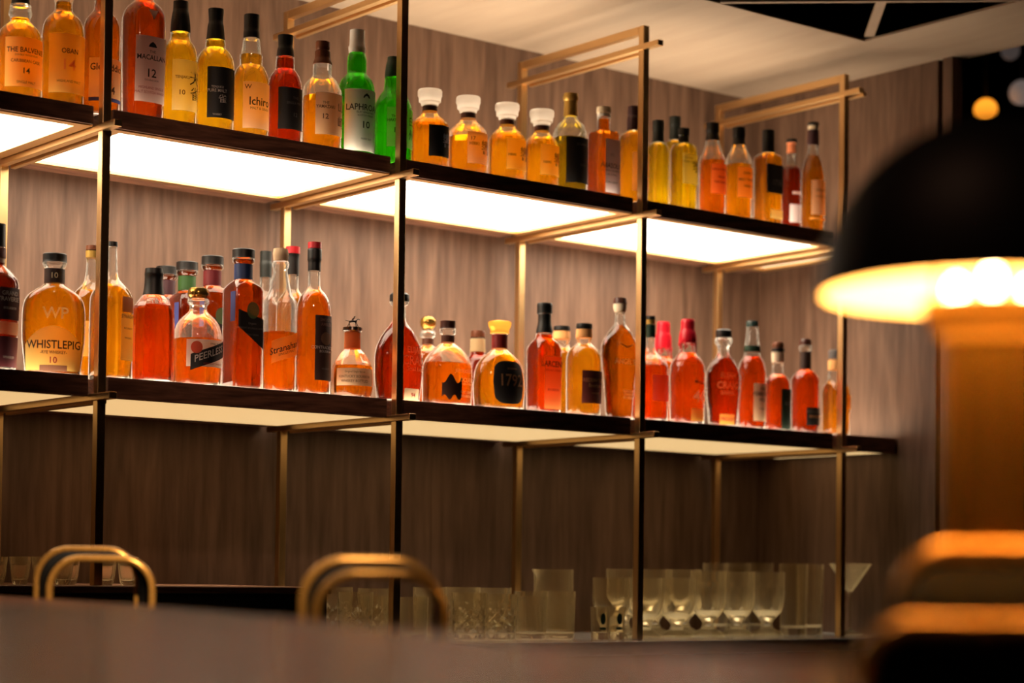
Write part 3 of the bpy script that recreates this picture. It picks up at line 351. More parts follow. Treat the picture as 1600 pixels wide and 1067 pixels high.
{'s': 'U', 'X': 4.1463, 'Y': 3.85, 'rot': 0.12, 'prof': [(0.3146, 0.0152, 0.0152, 2), (0.3074, 0.0161, 0.0161, 2), (0.3056, 0.0143, 0.0143, 2), (0.2948, 0.0143, 0.0143, 2), (0.2912, 0.0152, 0.0152, 2), (0.2517, 0.0161, 0.0161, 2), (0.2481, 0.0143, 0.0143, 2), (0.2229, 0.0169, 0.0169, 2), (0.2194, 0.0187, 0.0187, 2.0), (0.1924, 0.0276, 0.0276, 2.0), (0.1655, 0.033, 0.033, 2), (0.0, 0.033, 0.033, 2.0)], 'top': 0.2499, 'liq': 0.2212, 'col': 'orange', 'glass': 'clear', 'N': 0, 'parts': [('cap', 'black', 0.3146, 0.3065), ('ring', 'cream', 0.3056, 0.2939), ('sleeve', 'plum', 0.293, 0.2499)], 'd': 'tall orange bottle with slender neck and pink white label, rightmost on the upper shelf', 'labs': [('rect', 0.0525, 0.1476, -0.0268, 0.0321, 'paper_peach', [('COGNAC', 0.1207, 0.0071, 'ink_brown', 0.0036), ('CASK FINISH', 0.1027, 0.0054, 'ink_brown', 0.0036)]), ('rect', 0.0382, 0.0436, -0.0321, 0.0321, 'paper_orange', [])]},
{'s': 'L', 'X': 1.7361, 'Y': 3.85, 'rot': 0.12, 'prof': [(0.3012, 0.0156, 0.0156, 2), (0.2541, 0.0163, 0.0163, 2), (0.2515, 0.0169, 0.0169, 2), (0.2319, 0.0169, 0.0169, 2), (0.2306, 0.0156, 0.0156, 2), (0.2214, 0.015, 0.015, 2), (0.2162, 0.0156, 0.0156, 2), (0.2097, 0.0234, 0.0234, 2), (0.1966, 0.0364, 0.0364, 2.0), (0.1835, 0.0442, 0.0442, 2), (0.1509, 0.0468, 0.0468, 2), (0.0, 0.0416, 0.0416, 2.0)], 'top': 0.2541, 'liq': 0.2541, 'col': 'maroon', 'glass': 'clear', 'N': 0, 'parts': [('cap', 'black', 0.3012, 0.2541), ('neck_band', 'plumlight', 0.2515, 0.2319), ('ring', 'cream', 0.2299, 0.2214)], 'd': 'dark maroon bottle cut by the left edge of the picture on the lower shelf', 'labs': [('rect', 0.0726, 0.0987, -0.0442, 0.0442, 'paper_cream', []), ('rect', 0.1026, 0.1679, -0.0442, 0.0442, 'paper_maroon', [('GRAND', 0.1561, 0.0091, 'ink_white', 0.0156), ('TRAVERSE', 0.1443, 0.0091, 'ink_white', 0.013), ('BOURBON', 0.1261, 0.0052, 'ink_white', 0.0156)]), ('rect', 0.0074, 0.0687, -0.0442, 0.0442, 'paper_maroon2', [('WHISKEY', 0.0269, 0.0052, 'ink_white', 0.0156)])]},
{'s': 'L', 'X': 1.8635, 'Y': 3.85, 'rot': 0.42, 'prof': [(0.2537, 0.0232, 0.0232, 2), (0.2523, 0.0245, 0.0245, 2), (0.2364, 0.0245, 0.0245, 2), (0.235, 0.0252, 0.0252, 2), (0.227, 0.0239, 0.0239, 2), (0.223, 0.0205, 0.0205, 2), (0.1911, 0.0205, 0.0205, 2), (0.1871, 0.0239, 0.0239, 2), (0.1804, 0.0345, 0.0345, 2), (0.1671, 0.053, 0.0369, 2.0), (0.1511, 0.0617, 0.037, 2), (0.1232, 0.065, 0.039, 2), (0.0899, 0.065, 0.039, 2), (0.0, 0.057, 0.0342, 2.0)], 'top': 0.235, 'liq': 0.1884, 'col': 'amber_bright', 'glass': 'clear', 'N': 0, 'parts': [('stopper', 'black', 0.2537, 0.235), ('neck_band', 'blackband', 0.2217, 0.1924)], 'd': 'broad golden rye bottle with black stopper and arched yellow label, lower shelf left', 'labs': [('arch', 0.0088, 0.1005, -0.061, 0.0597, 'paper_honey2', [('WHISTLEPIG', 0.062, 0.0172, 'ink', 0.0), ('-RYE WHISKEY-', 0.046, 0.0066, 'ink_brown', 0.0), ('10', 0.0301, 0.0133, 'ink_red', 0.0)]), ('rect', 0.0075, 0.0195, -0.0278, 0.0278, 'paper_tan', []), ('none', 0.1165, 0.1431, -0.053, 0.053, 'paper_tan', [('WP', 0.1272, 0.0239, 'ink_gold', 0.0027), ('10', 0.207, 0.0119, 'ink_gold', 0.0)])]},
{'s': 'L', 'X': 2.0086, 'Y': 3.97, 'rot': 0.12, 'prof': [(0.3015, 0.0125, 0.0125, 2), (0.2918, 0.0131, 0.0131, 2), (0.2904, 0.0131, 0.0131, 2), (0.2751, 0.0125, 0.0125, 2), (0.2737, 0.0118, 0.0118, 2), (0.2375, 0.0138, 0.0138, 2), (0.2236, 0.0166, 0.0166, 2), (0.2125, 0.0235, 0.0235, 2.0), (0.1986, 0.036, 0.036, 2.0), (0.1819, 0.0415, 0.0415, 2), (0.0, 0.0415, 0.0415, 2.0)], 'top': 0.2904, 'liq': 0.2028, 'col': 'amber', 'glass': 'clear', 'N': 0, 'parts': [('cap', 'brownfoil', 0.3015, 0.2911), ('ring', 'gold', 0.2897, 0.2751)], 'd': 'amber bottle with brown topped stopper standing half behind the leftmost post, lower shelf', 'labs': [('rect', 0.0569, 0.1333, -0.036, 0.036, 'paper_honey', [('BOURBON', 0.1124, 0.0069, 'ink_brown', 0.0)])]},
{'s': 'L', 'X': 1.9951, 'Y': 3.85, 'rot': 0.12, 'prof': [(0.2939, 0.0101, 0.0101, 2), (0.283, 0.0108, 0.0108, 2), (0.2817, 0.0095, 0.0095, 2), (0.264, 0.0101, 0.0101, 2), (0.2232, 0.0128, 0.0128, 2), (0.2124, 0.0176, 0.0176, 2), (0.2015, 0.0284, 0.0284, 2.0), (0.1879, 0.0392, 0.0392, 2.0), (0.1716, 0.0453, 0.0453, 2), (0.1553, 0.046, 0.046, 2), (0.0, 0.046, 0.046, 2.0)], 'top': 0.283, 'liq': 0.2015, 'col': 'amber_light', 'glass': 'clear', 'N': 0, 'parts': [('cap', 'black', 0.2939, 0.283)], 'd': 'pale amber long necked bottle directly right of the leftmost post, lower shelf', 'labs': [('rect', 0.1418, 0.1743, 0.0068, 0.0406, 'paper_tan', []), ('rect', 0.0401, 0.139, 0.0041, 0.0419, 'paper_honey2', [('STRAIGHT', 0.1323, 0.0068, 'ink_brown', 0.023), ('BOURBON', 0.1078, 0.0041, 'ink_brown', 0.023), ('WHISKEY', 0.0875, 0.0041, 'ink_brown', 0.023)])]},
{'s': 'L', 'X': 2.0943, 'Y': 3.85, 'rot': 0.12, 'prof': [(0.2472, 0.0185, 0.0185, 2), (0.2334, 0.0199, 0.0199, 2), (0.2321, 0.0192, 0.0192, 2), (0.1893, 0.0233, 0.0233, 2), (0.188, 0.0247, 0.0247, 2), (0.1783, 0.0322, 0.0322, 2.0), (0.1687, 0.0391, 0.0391, 2.0), (0.159, 0.0439, 0.0439, 2), (0.137, 0.0459, 0.0459, 2), (0.0, 0.0466, 0.0466, 2.0)], 'top': 0.1893, 'liq': 0.1673, 'col': 'red', 'glass': 'clear', 'N': 12, 'parts': [('cap', 'black', 0.2472, 0.1893)], 'd': 'orange red bottle with tapered black cup cap and clear glass shoulder', 'labs': [('none', 0.1701, 0.1866, -0.0411, 0.0411, 'paper_tan', [('TINCUP', 0.1742, 0.0123, 'ink_white', 0.0055)])]},
{'s': 'L', 'X': 2.316, 'Y': 3.85, 'rot': 0, 'prof': [(0.3132, 0.0234, 0.0234, 2), (0.3117, 0.0248, 0.0248, 2), (0.2947, 0.0248, 0.0248, 2), (0.2918, 0.0255, 0.0255, 2), (0.2847, 0.0241, 0.0241, 2), (0.2804, 0.0198, 0.0198, 2), (0.2463, 0.0198, 0.0198, 2), (0.2434, 0.0212, 0.0212, 2), (0.2363, 0.0285, 0.0285, 4.0), (0.2292, 0.0319, 0.0319, 8), (0.2207, 0.0351, 0.0351, 8), (0.0, 0.0345, 0.0345, 8.0)], 'top': 0.2932, 'liq': 0.2932, 'col': 'redbrown', 'glass': 'clear', 'N': 0, 'parts': [('stopper', 'black', 0.3132, 0.2932), ('neck_band', 'navy', 0.2797, 0.2463)], 'd': 'square red brown bottle with blue neck band and slanted black label, frontmost of four', 'labs': [('slant', 0.09, 0.1752, -0.0311, 0.034, 'paper_black2', [('Organic', 0.1453, 0.0071, 'ink_grey', 0.0028), ('STRAIGHT BOURBON WHISKEY', 0.1354, 0.0042, 'ink_grey', 0.0028), ('TEXAS GRAIN', 0.1212, 0.0042, 'ink_grey', 0.0028)]), ('oval', 0.1567, 0.1937, -0.0113, 0.0198, 'paper_green', []), ('rect', 0.1496, 0.215, -0.0566, -0.0382, 'blue', [])]},
{'s': 'L', 'X': 2.204, 'Y': 3.85, 'rot': 0.12, 'prof': [(0.2181, 0.0125, 0.0125, 2), (0.2153, 0.0195, 0.0195, 2), (0.2083, 0.0237, 0.0237, 2), (0.1999, 0.0237, 0.0237, 2), (0.1943, 0.0195, 0.0195, 2), (0.1915, 0.023, 0.023, 2), (0.1831, 0.0237, 0.0237, 2), (0.1775, 0.0188, 0.0188, 2), (0.1663, 0.0195, 0.0195, 2), (0.1579, 0.0279, 0.0279, 2), (0.1467, 0.039, 0.039, 2.0), (0.1328, 0.0474, 0.0474, 2.0), (0.1118, 0.0529, 0.0529, 2), (0.0978, 0.0543, 0.0543, 2), (0.0, 0.0529, 0.0529, 2.0)], 'top': 0.1929, 'liq': 0.1034, 'col': 'redorange', 'glass': 'clear', 'N': 0, 'parts': [('stopper', 'golddark', 0.2181, 0.1929)], 'd': 'squat round bottle with domed gold stopper and slanted black name band on a white label', 'labs': [('rect', 0.0406, 0.0992, -0.046, 0.0502, 'paper_white2', [('SMALL BATCH', 0.0908, 0.0042, 'ink', 0.0223), ('KENTUCKY WHISKEY', 0.0475, 0.0042, 'ink_red', 0.0167)]), ('band', 0.0489, 0.0838, -0.0362, 0.0529, 'paper_black2', [('PEERLESS', 0.0671, 0.0153, 'ink_white', 0.0084)], 0.38), ('oval', 0.0685, 0.095, -0.0362, -0.0111, 'paper_red', [])]},
{'s': 'L', 'X': 2.534, 'Y': 4.11, 'rot': 0.12, 'prof': [(0.3633, 0.0137, 0.0137, 2), (0.3372, 0.0137, 0.0137, 2), (0.3357, 0.0145, 0.0145, 2), (0.3005, 0.0137, 0.0137, 2), (0.2974, 0.0137, 0.0137, 2), (0.2684, 0.0145, 0.0145, 2), (0.253, 0.0228, 0.0228, 2.0), (0.2301, 0.0335, 0.0335, 2), (0.0, 0.0335, 0.0335, 2.0)], 'top': 0.3005, 'liq': 0.2515, 'col': 'amber', 'glass': 'clear', 'N': 0, 'parts': [('cap', 'greencap', 0.3633, 0.3005)], 'd': 'bottle with tall dark cap and gold dot, hidden behind the cork topped bottle', 'labs': []},
{'s': 'L', 'X': 2.4123, 'Y': 3.85, 'rot': 0.12, 'prof': [(0.3253, 0.0158, 0.0158, 2), (0.3152, 0.0172, 0.0172, 2), (0.3123, 0.0172, 0.0172, 2), (0.2979, 0.0158, 0.0158, 2), (0.2935, 0.0194, 0.0194, 2), (0.2834, 0.0186, 0.0186, 2), (0.2791, 0.0158, 0.0158, 2), (0.2517, 0.0208, 0.0208, 2), (0.2229, 0.028, 0.028, 2.0), (0.2128, 0.0344, 0.0344, 2.0), (0.2027, 0.038, 0.038, 2), (0.1653, 0.0387, 0.0387, 2), (0.0, 0.0373, 0.0373, 2.0)], 'top': 0.3123, 'liq': 0.1365, 'col': 'redorange', 'glass': 'clear', 'N': 0, 'parts': [('stopper', 'cork', 0.3253, 0.2979)], 'd': 'clear shouldered bottle with cork stopper and slanted yellow script label', 'labs': [('band', 0.076, 0.1264, -0.0344, 0.0387, 'paper_amberyellow', [("Stranahan's", 0.1019, 0.0158, 'ink', 0.0029), ('SINGLE MALT', 0.089, 0.0057, 'ink_brown', 0.0029)], 0.34)]},
{'s': 'L', 'X': 2.5268, 'Y': 3.98, 'rot': 0.12, 'prof': [(0.3578, 0.0164, 0.0164, 2), (0.3413, 0.0164, 0.0164, 2), (0.3398, 0.0156, 0.0156, 2), (0.2919, 0.0149, 0.0149, 2), (0.2889, 0.0141, 0.0141, 2), (0.259, 0.0149, 0.0149, 2), (0.244, 0.0253, 0.0253, 2.0), (0.229, 0.0343, 0.0343, 2), (0.2111, 0.0372, 0.0372, 2), (0.0, 0.0372, 0.0372, 2.0)], 'top': 0.2919, 'liq': 0.247, 'col': 'amber', 'glass': 'clear', 'N': 0, 'parts': [('cap_top', 'redcap', 0.3578, 0.3413), ('cap', 'black', 0.3406, 0.2919)], 'd': 'bottle with red topped black cap, behind and left of the taller red capped one', 'labs': []},
{'s': 'L', 'X': 2.5024, 'Y': 3.85, 'rot': 0.12, 'prof': [(0.3499, 0.0152, 0.0152, 2), (0.3353, 0.0152, 0.0152, 2), (0.3338, 0.016, 0.016, 2), (0.309, 0.016, 0.016, 2), (0.3061, 0.0145, 0.0145, 2), (0.2842, 0.0145, 0.0145, 2), (0.2812, 0.0138, 0.0138, 2), (0.2477, 0.0145, 0.0145, 2), (0.2418, 0.0174, 0.0174, 2), (0.2331, 0.0261, 0.0261, 2.0), (0.2199, 0.0341, 0.0341, 2.0), (0.2024, 0.0385, 0.0385, 2), (0.1806, 0.0399, 0.0399, 2), (0.0, 0.0399, 0.0399, 2.0)], 'top': 0.2842, 'liq': 0.2404, 'col': 'orangered', 'glass': 'clear', 'N': 0, 'parts': [('cap_top', 'redcap', 0.3499, 0.3353), ('cap', 'black', 0.3345, 0.2842)], 'd': 'tall orange bottle with red topped black cap and long dark elephant label', 'labs': [('rect', 0.0334, 0.1806, -0.0145, 0.0392, 'paper_darkbrown', [('SMOOTH', 0.1703, 0.0073, 'ink_brown2', 0.0145), ('AMBLER', 0.1601, 0.0073, 'ink_brown2', 0.0145), ('CONTRADICTION', 0.1077, 0.0073, 'ink_white', 0.0131), ('BOURBON', 0.0989, 0.0058, 'ink_white', 0.0131), ('WHISKEY', 0.0596, 0.0044, 'ink_grey', 0.0131)]), ('oval', 0.1135, 0.1426, -0.0015, 0.029, 'paper_tan', [])]},
{'s': 'L', 'X': 2.6093, 'Y': 3.85, 'rot': 0.45, 'prof': [(0.165, 0.0221, 0.0221, 2), (0.1576, 0.0228, 0.0228, 2), (0.1547, 0.0192, 0.0192, 2), (0.1532, 0.0177, 0.0177, 2), (0.1162, 0.0184, 0.0184, 2), (0.1133, 0.0206, 0.0206, 2), (0.1044, 0.0295, 0.0295, 2.0), (0.0911, 0.039, 0.039, 2.0), (0.0763, 0.0464, 0.0464, 2), (0.0571, 0.0494, 0.0494, 2), (0.035, 0.0501, 0.0501, 2), (0.0173, 0.0486, 0.0486, 2), (0.0, 0.0442, 0.0442, 2.0)], 'top': 0.1547, 'liq': 0.0763, 'col': 'redorange2', 'glass': 'clear', 'N': 8, 'parts': [('stopper', 'darkmetal', 0.165, 0.1547), ('neck_wrap', 'paper_orange2', 0.1532, 0.1162)], 'd': 'round faceted bourbon bottle topped by a small metal horse and rider stopper', 'labs': [('rect', 0.0276, 0.0675, -0.0442, 0.0501, 'paper_cream3', [('Original Single Barrel', 0.0586, 0.0059, 'ink_brown', 0.0), ('KENTUCKY BOURBON', 0.0483, 0.0059, 'ink_brown', 0.0), ('WHISKEY BOTTLED', 0.0379, 0.0059, 'ink_brown', 0.0)])]},
{'s': 'L', 'X': 2.7405, 'Y': 3.85, 'rot': 0, 'prof': [(0.2577, 0.018, 0.018, 2), (0.2531, 0.0225, 0.0225, 2), (0.2411, 0.0232, 0.0232, 2), (0.2381, 0.0225, 0.0225, 2), (0.2351, 0.0232, 0.0232, 2), (0.229, 0.0202, 0.0202, 2), (0.226, 0.015, 0.015, 2), (0.1944, 0.0157, 0.0157, 2), (0.1824, 0.0225, 0.0225, 2), (0.1673, 0.0352, 0.033, 2.0), (0.1493, 0.0489, 0.0356, 2.0), (0.1267, 0.0601, 0.0361, 2), (0.1041, 0.0643, 0.0386, 2), (0.0665, 0.0643, 0.0386, 2), (0.0, 0.0575, 0.0345, 2.0)], 'top': 0.2366, 'liq': 0.1944, 'col': 'darkred', 'glass': 'clear', 'N': 0, 'parts': [('stopper', 'black', 0.2577, 0.2366)], 'd': 'big dark red flask shaped bourbon bottle standing behind the second post, lower shelf', 'labs': [('none', 0.044, 0.1342, -0.045, 0.045, 'paper_tan', [('ELIJAH', 0.1207, 0.0195, 'ink_orange', 0.0225), ('CRAIG', 0.0981, 0.0225, 'ink_orange', 0.0225), ('Small Batch', 0.0786, 0.0105, 'ink_orange', 0.0255)]), ('rect', 0.0019, 0.032, -0.009, 0.039, 'paper_cream3', [('94', 0.017, 0.0105, 'ink_red', 0.018)])]},
{'s': 'L', 'X': 2.9492, 'Y': 4.02, 'rot': 0.12, 'prof': [(0.2378, 0.0079, 0.0079, 2), (0.2346, 0.0142, 0.0142, 2), (0.2251, 0.0198, 0.0198, 2), (0.214, 0.019, 0.019, 2), (0.2044, 0.0119, 0.0119, 2), (0.1997, 0.0174, 0.0174, 2), (0.1949, 0.0206, 0.0206, 2), (0.187, 0.0198, 0.0198, 2), (0.1822, 0.0135, 0.0135, 2), (0.1663, 0.0142, 0.0142, 2), (0.1615, 0.019, 0.019, 2), (0.1488, 0.0317, 0.0317, 2.0), (0.133, 0.038, 0.038, 2), (0.0, 0.038, 0.038, 2.0)], 'top': 0.2028, 'liq': 0.1488, 'col': 'redorange', 'glass': 'clear', 'N': 0, 'parts': [('stopper', 'golddark', 0.2378, 0.2028), ('neck_band', 'darkband', 0.1822, 0.1679)], 'd': 'bottle with round dark ball stopper behind the wide clear shouldered bottle, lower shelf', 'labs': []},
{'s': 'L', 'X': 2.8835, 'Y': 3.85, 'rot': 0, 'prof': [(0.204, 0.0183, 0.0183, 2), (0.1872, 0.0183, 0.0183, 2), (0.1841, 0.0199, 0.0199, 2), (0.1734, 0.0199, 0.0199, 2), (0.1703, 0.0153, 0.0153, 2), (0.1519, 0.0153, 0.0153, 2), (0.1473, 0.0214, 0.0214, 2), (0.1381, 0.0337, 0.0335, 2.0), (0.1258, 0.0464, 0.0403, 2.0), (0.1121, 0.0581, 0.0441, 2.0), (0.0921, 0.0649, 0.0487, 2), (0.0692, 0.0657, 0.0493, 2), (0.0, 0.0649, 0.0487, 2.0)], 'top': 0.1856, 'liq': 0.1029, 'col': 'redorange', 'glass': 'clear', 'N': 0, 'parts': [('stopper', 'brownblack', 0.204, 0.1856), ('neck_band', 'darkband', 0.1695, 0.1534)], 'd': 'broad bourbon bottle with dark stopper, clear shoulders and printed front, lower shelf', 'labs': [('none', 0.0079, 0.0998, -0.0458, 0.0458, 'paper_tan', [("JEFFERSON'S", 0.0814, 0.0107, 'ink_gold2', 0.0122), ('OCEAN', 0.0615, 0.0107, 'ink_gold', 0.0214), ('AGED AT SEA', 0.0523, 0.0046, 'ink_gold', 0.0214), ('KENTUCKY', 0.0324, 0.0061, 'ink_gold', 0.0214), ('BOURBON', 0.0232, 0.0061, 'ink_gold', 0.0214)]), ('blob', 0.011, 0.0722, -0.0458, 0.0061, 'paper_darkbrown', [])]},
{'s': 'L', 'X': 3.0901, 'Y': 4.0, 'rot': 0.12, 'prof': [(0.2116, 0.0161, 0.0161, 2), (0.2067, 0.0177, 0.0177, 2), (0.1955, 0.0177, 0.0177, 2), (0.1922, 0.0177, 0.0177, 2), (0.1616, 0.0185, 0.0185, 2), (0.1487, 0.0209, 0.0209, 2.0), (0.1342, 0.0337, 0.0337, 2), (0.0, 0.0337, 0.0337, 2.0)], 'top': 0.1938, 'liq': 0.1938, 'col': 'darkred', 'glass': 'clear', 'N': 0, 'parts': [('cap', 'brownfoil', 0.2116, 0.1947), ('neck_label', 'paper_cream', 0.1906, 0.1584)], 'd': 'small bottle with brown cap and white neck label behind two broad bottles', 'labs': []},
{'s': 'L', 'X': 3.0411, 'Y': 3.85, 'rot': 0.12, 'prof': [(0.218, 0.0234, 0.0234, 2), (0.2149, 0.0281, 0.0281, 2), (0.207, 0.0273, 0.0273, 2), (0.1945, 0.0226, 0.0226, 2), (0.1882, 0.0234, 0.0234, 2), (0.1851, 0.0187, 0.0187, 2), (0.1491, 0.0187, 0.0187, 2), (0.1444, 0.0234, 0.0234, 2), (0.1351, 0.0343, 0.0343, 2), (0.1225, 0.0487, 0.0411, 2.0), (0.1069, 0.0602, 0.0433, 2.0), (0.0835, 0.0664, 0.0464, 2), (0.0491, 0.0689, 0.0482, 2), (0.0, 0.0655, 0.0459, 2.0)], 'top': 0.1867, 'liq': 0.1335, 'col': 'amber_bright', 'glass': 'clear', 'N': 0, 'parts': [('stopper', 'amberglass', 0.218, 0.1867), ('neck_band', 'maroonband', 0.1843, 0.1507)], 'd': 'golden bourbon decanter with flared glass stopper and black oval 1792 label', 'labs': [('superoval', 0.0132, 0.1179, -0.0421, 0.0483, 'paper_black', [('1792', 0.071, 0.0296, 'ink_tan', 0.0094), ('BOURBON', 0.0991, 0.0047, 'ink_tan', 0.0094)])]},
{'s': 'L', 'X': 3.1824, 'Y': 3.85, 'rot': 0, 'prof': [(0.2751, 0.0175, 0.0175, 2), (0.2719, 0.019, 0.019, 2), (0.2496, 0.019, 0.019, 2), (0.2464, 0.0159, 0.0159, 2), (0.2337, 0.0159, 0.0159, 2), (0.2002, 0.0206, 0.0206, 2), (0.1986, 0.0206, 0.0206, 2), (0.1859, 0.0238, 0.0238, 2), (0.1779, 0.0297, 0.0277, 3.33), (0.1683, 0.0345, 0.0276, 6), (0.1572, 0.0383, 0.0306, 6), (0.0, 0.037, 0.0296, 6.0)], 'top': 0.2002, 'liq': 0.2002, 'col': 'red', 'glass': 'clear', 'N': 0, 'parts': [('cap', 'black', 0.2751, 0.2002)], 'd': 'red square bourbon bottle with tall black cap and orange front label', 'labs': [('rect', 0.0108, 0.1413, -0.0222, 0.0333, 'paper_redorange', [('LARCENY', 0.1222, 0.0143, 'ink', 0.0048), ('KENTUCKY STRAIGHT', 0.1063, 0.0048, 'ink_red', 0.0048), ('BOURBON', 0.0585, 0.0063, 'ink_red', 0.0048)])]},
{'s': 'L', 'X': 3.3565, 'Y': 3.99, 'rot': 0.12, 'prof': [(0.2451, 0.0207, 0.0207, 2), (0.2351, 0.0215, 0.0215, 2), (0.2318, 0.0207, 0.0207, 2), (0.2152, 0.0215, 0.0215, 2), (0.1986, 0.019, 0.019, 2), (0.1869, 0.0248, 0.0248, 2.0), (0.1736, 0.0364, 0.0364, 2.0), (0.1587, 0.0414, 0.0414, 2), (0.0, 0.0414, 0.0414, 2.0)], 'top': 0.2335, 'liq': 0.1869, 'col': 'amber_light', 'glass': 'clear', 'N': 0, 'parts': [('stopper', 'black', 0.2451, 0.2335), ('cork', 'corkorange', 0.2318, 0.2119)], 'd': 'cork stoppered bottle behind and between the red square bottle and the maroon label one', 'labs': []},
{'s': 'L', 'X': 3.3126, 'Y': 3.85, 'rot': 0.12, 'prof': [(0.2355, 0.0194, 0.0194, 2), (0.2323, 0.0202, 0.0202, 2), (0.2242, 0.0202, 0.0202, 2), (0.2209, 0.0194, 0.0194, 2), (0.2031, 0.0202, 0.0202, 2), (0.1869, 0.0177, 0.0177, 2), (0.1821, 0.0218, 0.0218, 2), (0.1724, 0.0339, 0.0339, 2.0), (0.1594, 0.0419, 0.0419, 2), (0.14, 0.0452, 0.0452, 2), (0.0, 0.0435, 0.0435, 2.0)], 'top': 0.2226, 'liq': 0.1805, 'col': 'amber_light', 'glass': 'clear', 'N': 0, 'parts': [('stopper', 'black', 0.2355, 0.2226), ('cork', 'corkorange', 0.2209, 0.1999)], 'd': 'golden round shouldered bottle with dark maroon label left of the tall tapering bottle', 'labs': [('rect', 0.0317, 0.1141, -0.0306, 0.0403, 'paper_maroon3', [('REDEMPTION', 0.0899, 0.0097, 'ink_tan', 0.0065), ('Bourbon', 0.0769, 0.0097, 'ink_tan', 0.0065), ('WHISKEY', 0.0575, 0.0048, 'ink_tan', 0.0065)])]},
{'s': 'L', 'X': 3.433, 'Y': 3.85, 'rot': 0, 'prof': [(0.3118, 0.0155, 0.0155, 2), (0.2987, 0.0172, 0.0172, 2), (0.297, 0.0172, 0.0172, 2), (0.2789, 0.0147, 0.0147, 2), (0.274, 0.0123, 0.0123, 2), (0.2444, 0.0147, 0.0147, 2), (0.2362, 0.0205, 0.0205, 2), (0.2231, 0.032, 0.028, 2.0), (0.2033, 0.0505, 0.0268, 2.0), (0.182, 0.0581, 0.029, 2), (0.1573, 0.0571, 0.0285, 2), (0.0917, 0.0477, 0.0276, 2.0), (0.0, 0.0421, 0.021, 2.0)], 'top': 0.297, 'liq': 0.2428, 'col': 'amberbrown', 'glass': 'clear', 'N': 0, 'parts': [('stopper', 'brownblack', 0.3118, 0.297), ('cork', 'cream', 0.2962, 0.2756)], 'd': 'tall tapering flask of amber bourbon with cork top, left of the third post', 'labs': [('none', 0.0917, 0.1902, -0.0491, 0.0491, 'paper_tan', [("ANGEL'S", 0.1475, 0.0147, 'ink_gold', -0.0049), ('ENVY', 0.1475, 0.0147, 'ink_gold', 0.0442), ('KENTUCKY', 0.072, 0.0065, 'ink_gold', 0.0098), ('STRAIGHT', 0.0638, 0.0065, 'ink_gold', 0.0098), ('BOURBON', 0.0556, 0.0065, 'ink_gold', 0.0098)]), ('wing', 0.182, 0.1935, -0.0229, 0.0229, 'paper_goldline', [])]},
{'s': 'L', 'X': 3.5398, 'Y': 3.85, 'rot': 0.12, 'prof': [(0.2754, 0.0116, 0.0116, 2), (0.2671, 0.0124, 0.0124, 2), (0.2637, 0.0116, 0.0116, 2), (0.2538, 0.0116, 0.0116, 2), (0.2521, 0.0124, 0.0124, 2), (0.2188, 0.0124, 0.0124, 2), (0.2155, 0.0108, 0.0108, 2), (0.1905, 0.0124, 0.0124, 2), (0.1739, 0.0232, 0.0232, 2), (0.1572, 0.0398, 0.0398, 2.0), (0.1406, 0.0472, 0.0472, 2), (0.0, 0.0472, 0.0472, 2.0)], 'top': 0.2188, 'liq': 0.1456, 'col': 'red', 'glass': 'clear', 'N': 0, 'parts': [('cap', 'black', 0.2754, 0.2662), ('ring', 'gold', 0.2654, 0.2538), ('sleeve', 'darkgreen', 0.2521, 0.2188)], 'd': 'red bottle with black and gold cap just right of the third post, lower shelf', 'labs': [('rect', 0.0525, 0.119, -0.0232, 0.0431, 'paper_pink2', [])]},
{'s': 'L', 'X': 3.7154, 'Y': 3.99, 'rot': 0.12, 'prof': [(0.2884, 0.0155, 0.0155, 2), (0.2832, 0.0173, 0.0173, 2), (0.2572, 0.0181, 0.0181, 2), (0.2537, 0.0199, 0.0199, 2), (0.2191, 0.0225, 0.0225, 2), (0.2139, 0.0216, 0.0216, 2), (0.1931, 0.0233, 0.0233, 2.0), (0.1792, 0.0328, 0.0328, 2.0), (0.1619, 0.0406, 0.0406, 2), (0.0, 0.0415, 0.0415, 2.0)], 'top': 0.2191, 'liq': 0.1931, 'col': 'redorange', 'glass': 'clear', 'N': 0, 'parts': [('wax_seal', 'redwax', 0.2884, 0.2156)], 'd': 'bottle sealed in bright red wax, behind and left of the other red wax sealed bottle', 'labs': []},
{'s': 'L', 'X': 3.6724, 'Y': 3.85, 'rot': 0.12, 'prof': [(0.2789, 0.0152, 0.0152, 2), (0.2738, 0.0177, 0.0177, 2), (0.2501, 0.0185, 0.0185, 2), (0.2467, 0.0202, 0.0202, 2), (0.2197, 0.0236, 0.0236, 2), (0.2163, 0.0219, 0.0219, 2), (0.191, 0.0227, 0.0227, 2), (0.1825, 0.0286, 0.0286, 2.0), (0.1707, 0.0379, 0.0379, 2.0), (0.1538, 0.0455, 0.0455, 2), (0.1284, 0.048, 0.048, 2), (0.0, 0.0455, 0.0455, 2.0)], 'top': 0.2197, 'liq': 0.1893, 'col': 'redamber', 'glass': 'clear', 'N': 0, 'parts': [('wax_seal', 'redwax', 0.2789, 0.2146)], 'd': 'amber bottle sealed in dripping red wax with large 46 on its front', 'labs': [('none', 0.0407, 0.1082, -0.0337, 0.0337, 'paper_tan', [('46', 0.0727, 0.032, 'ink_peach', 0.0067), ("Maker's", 0.1116, 0.0101, 'ink_brown2', 0.0067)]), ('rect', 0.0086, 0.0407, -0.0185, 0.0236, 'paper_amberyellow', [])]},
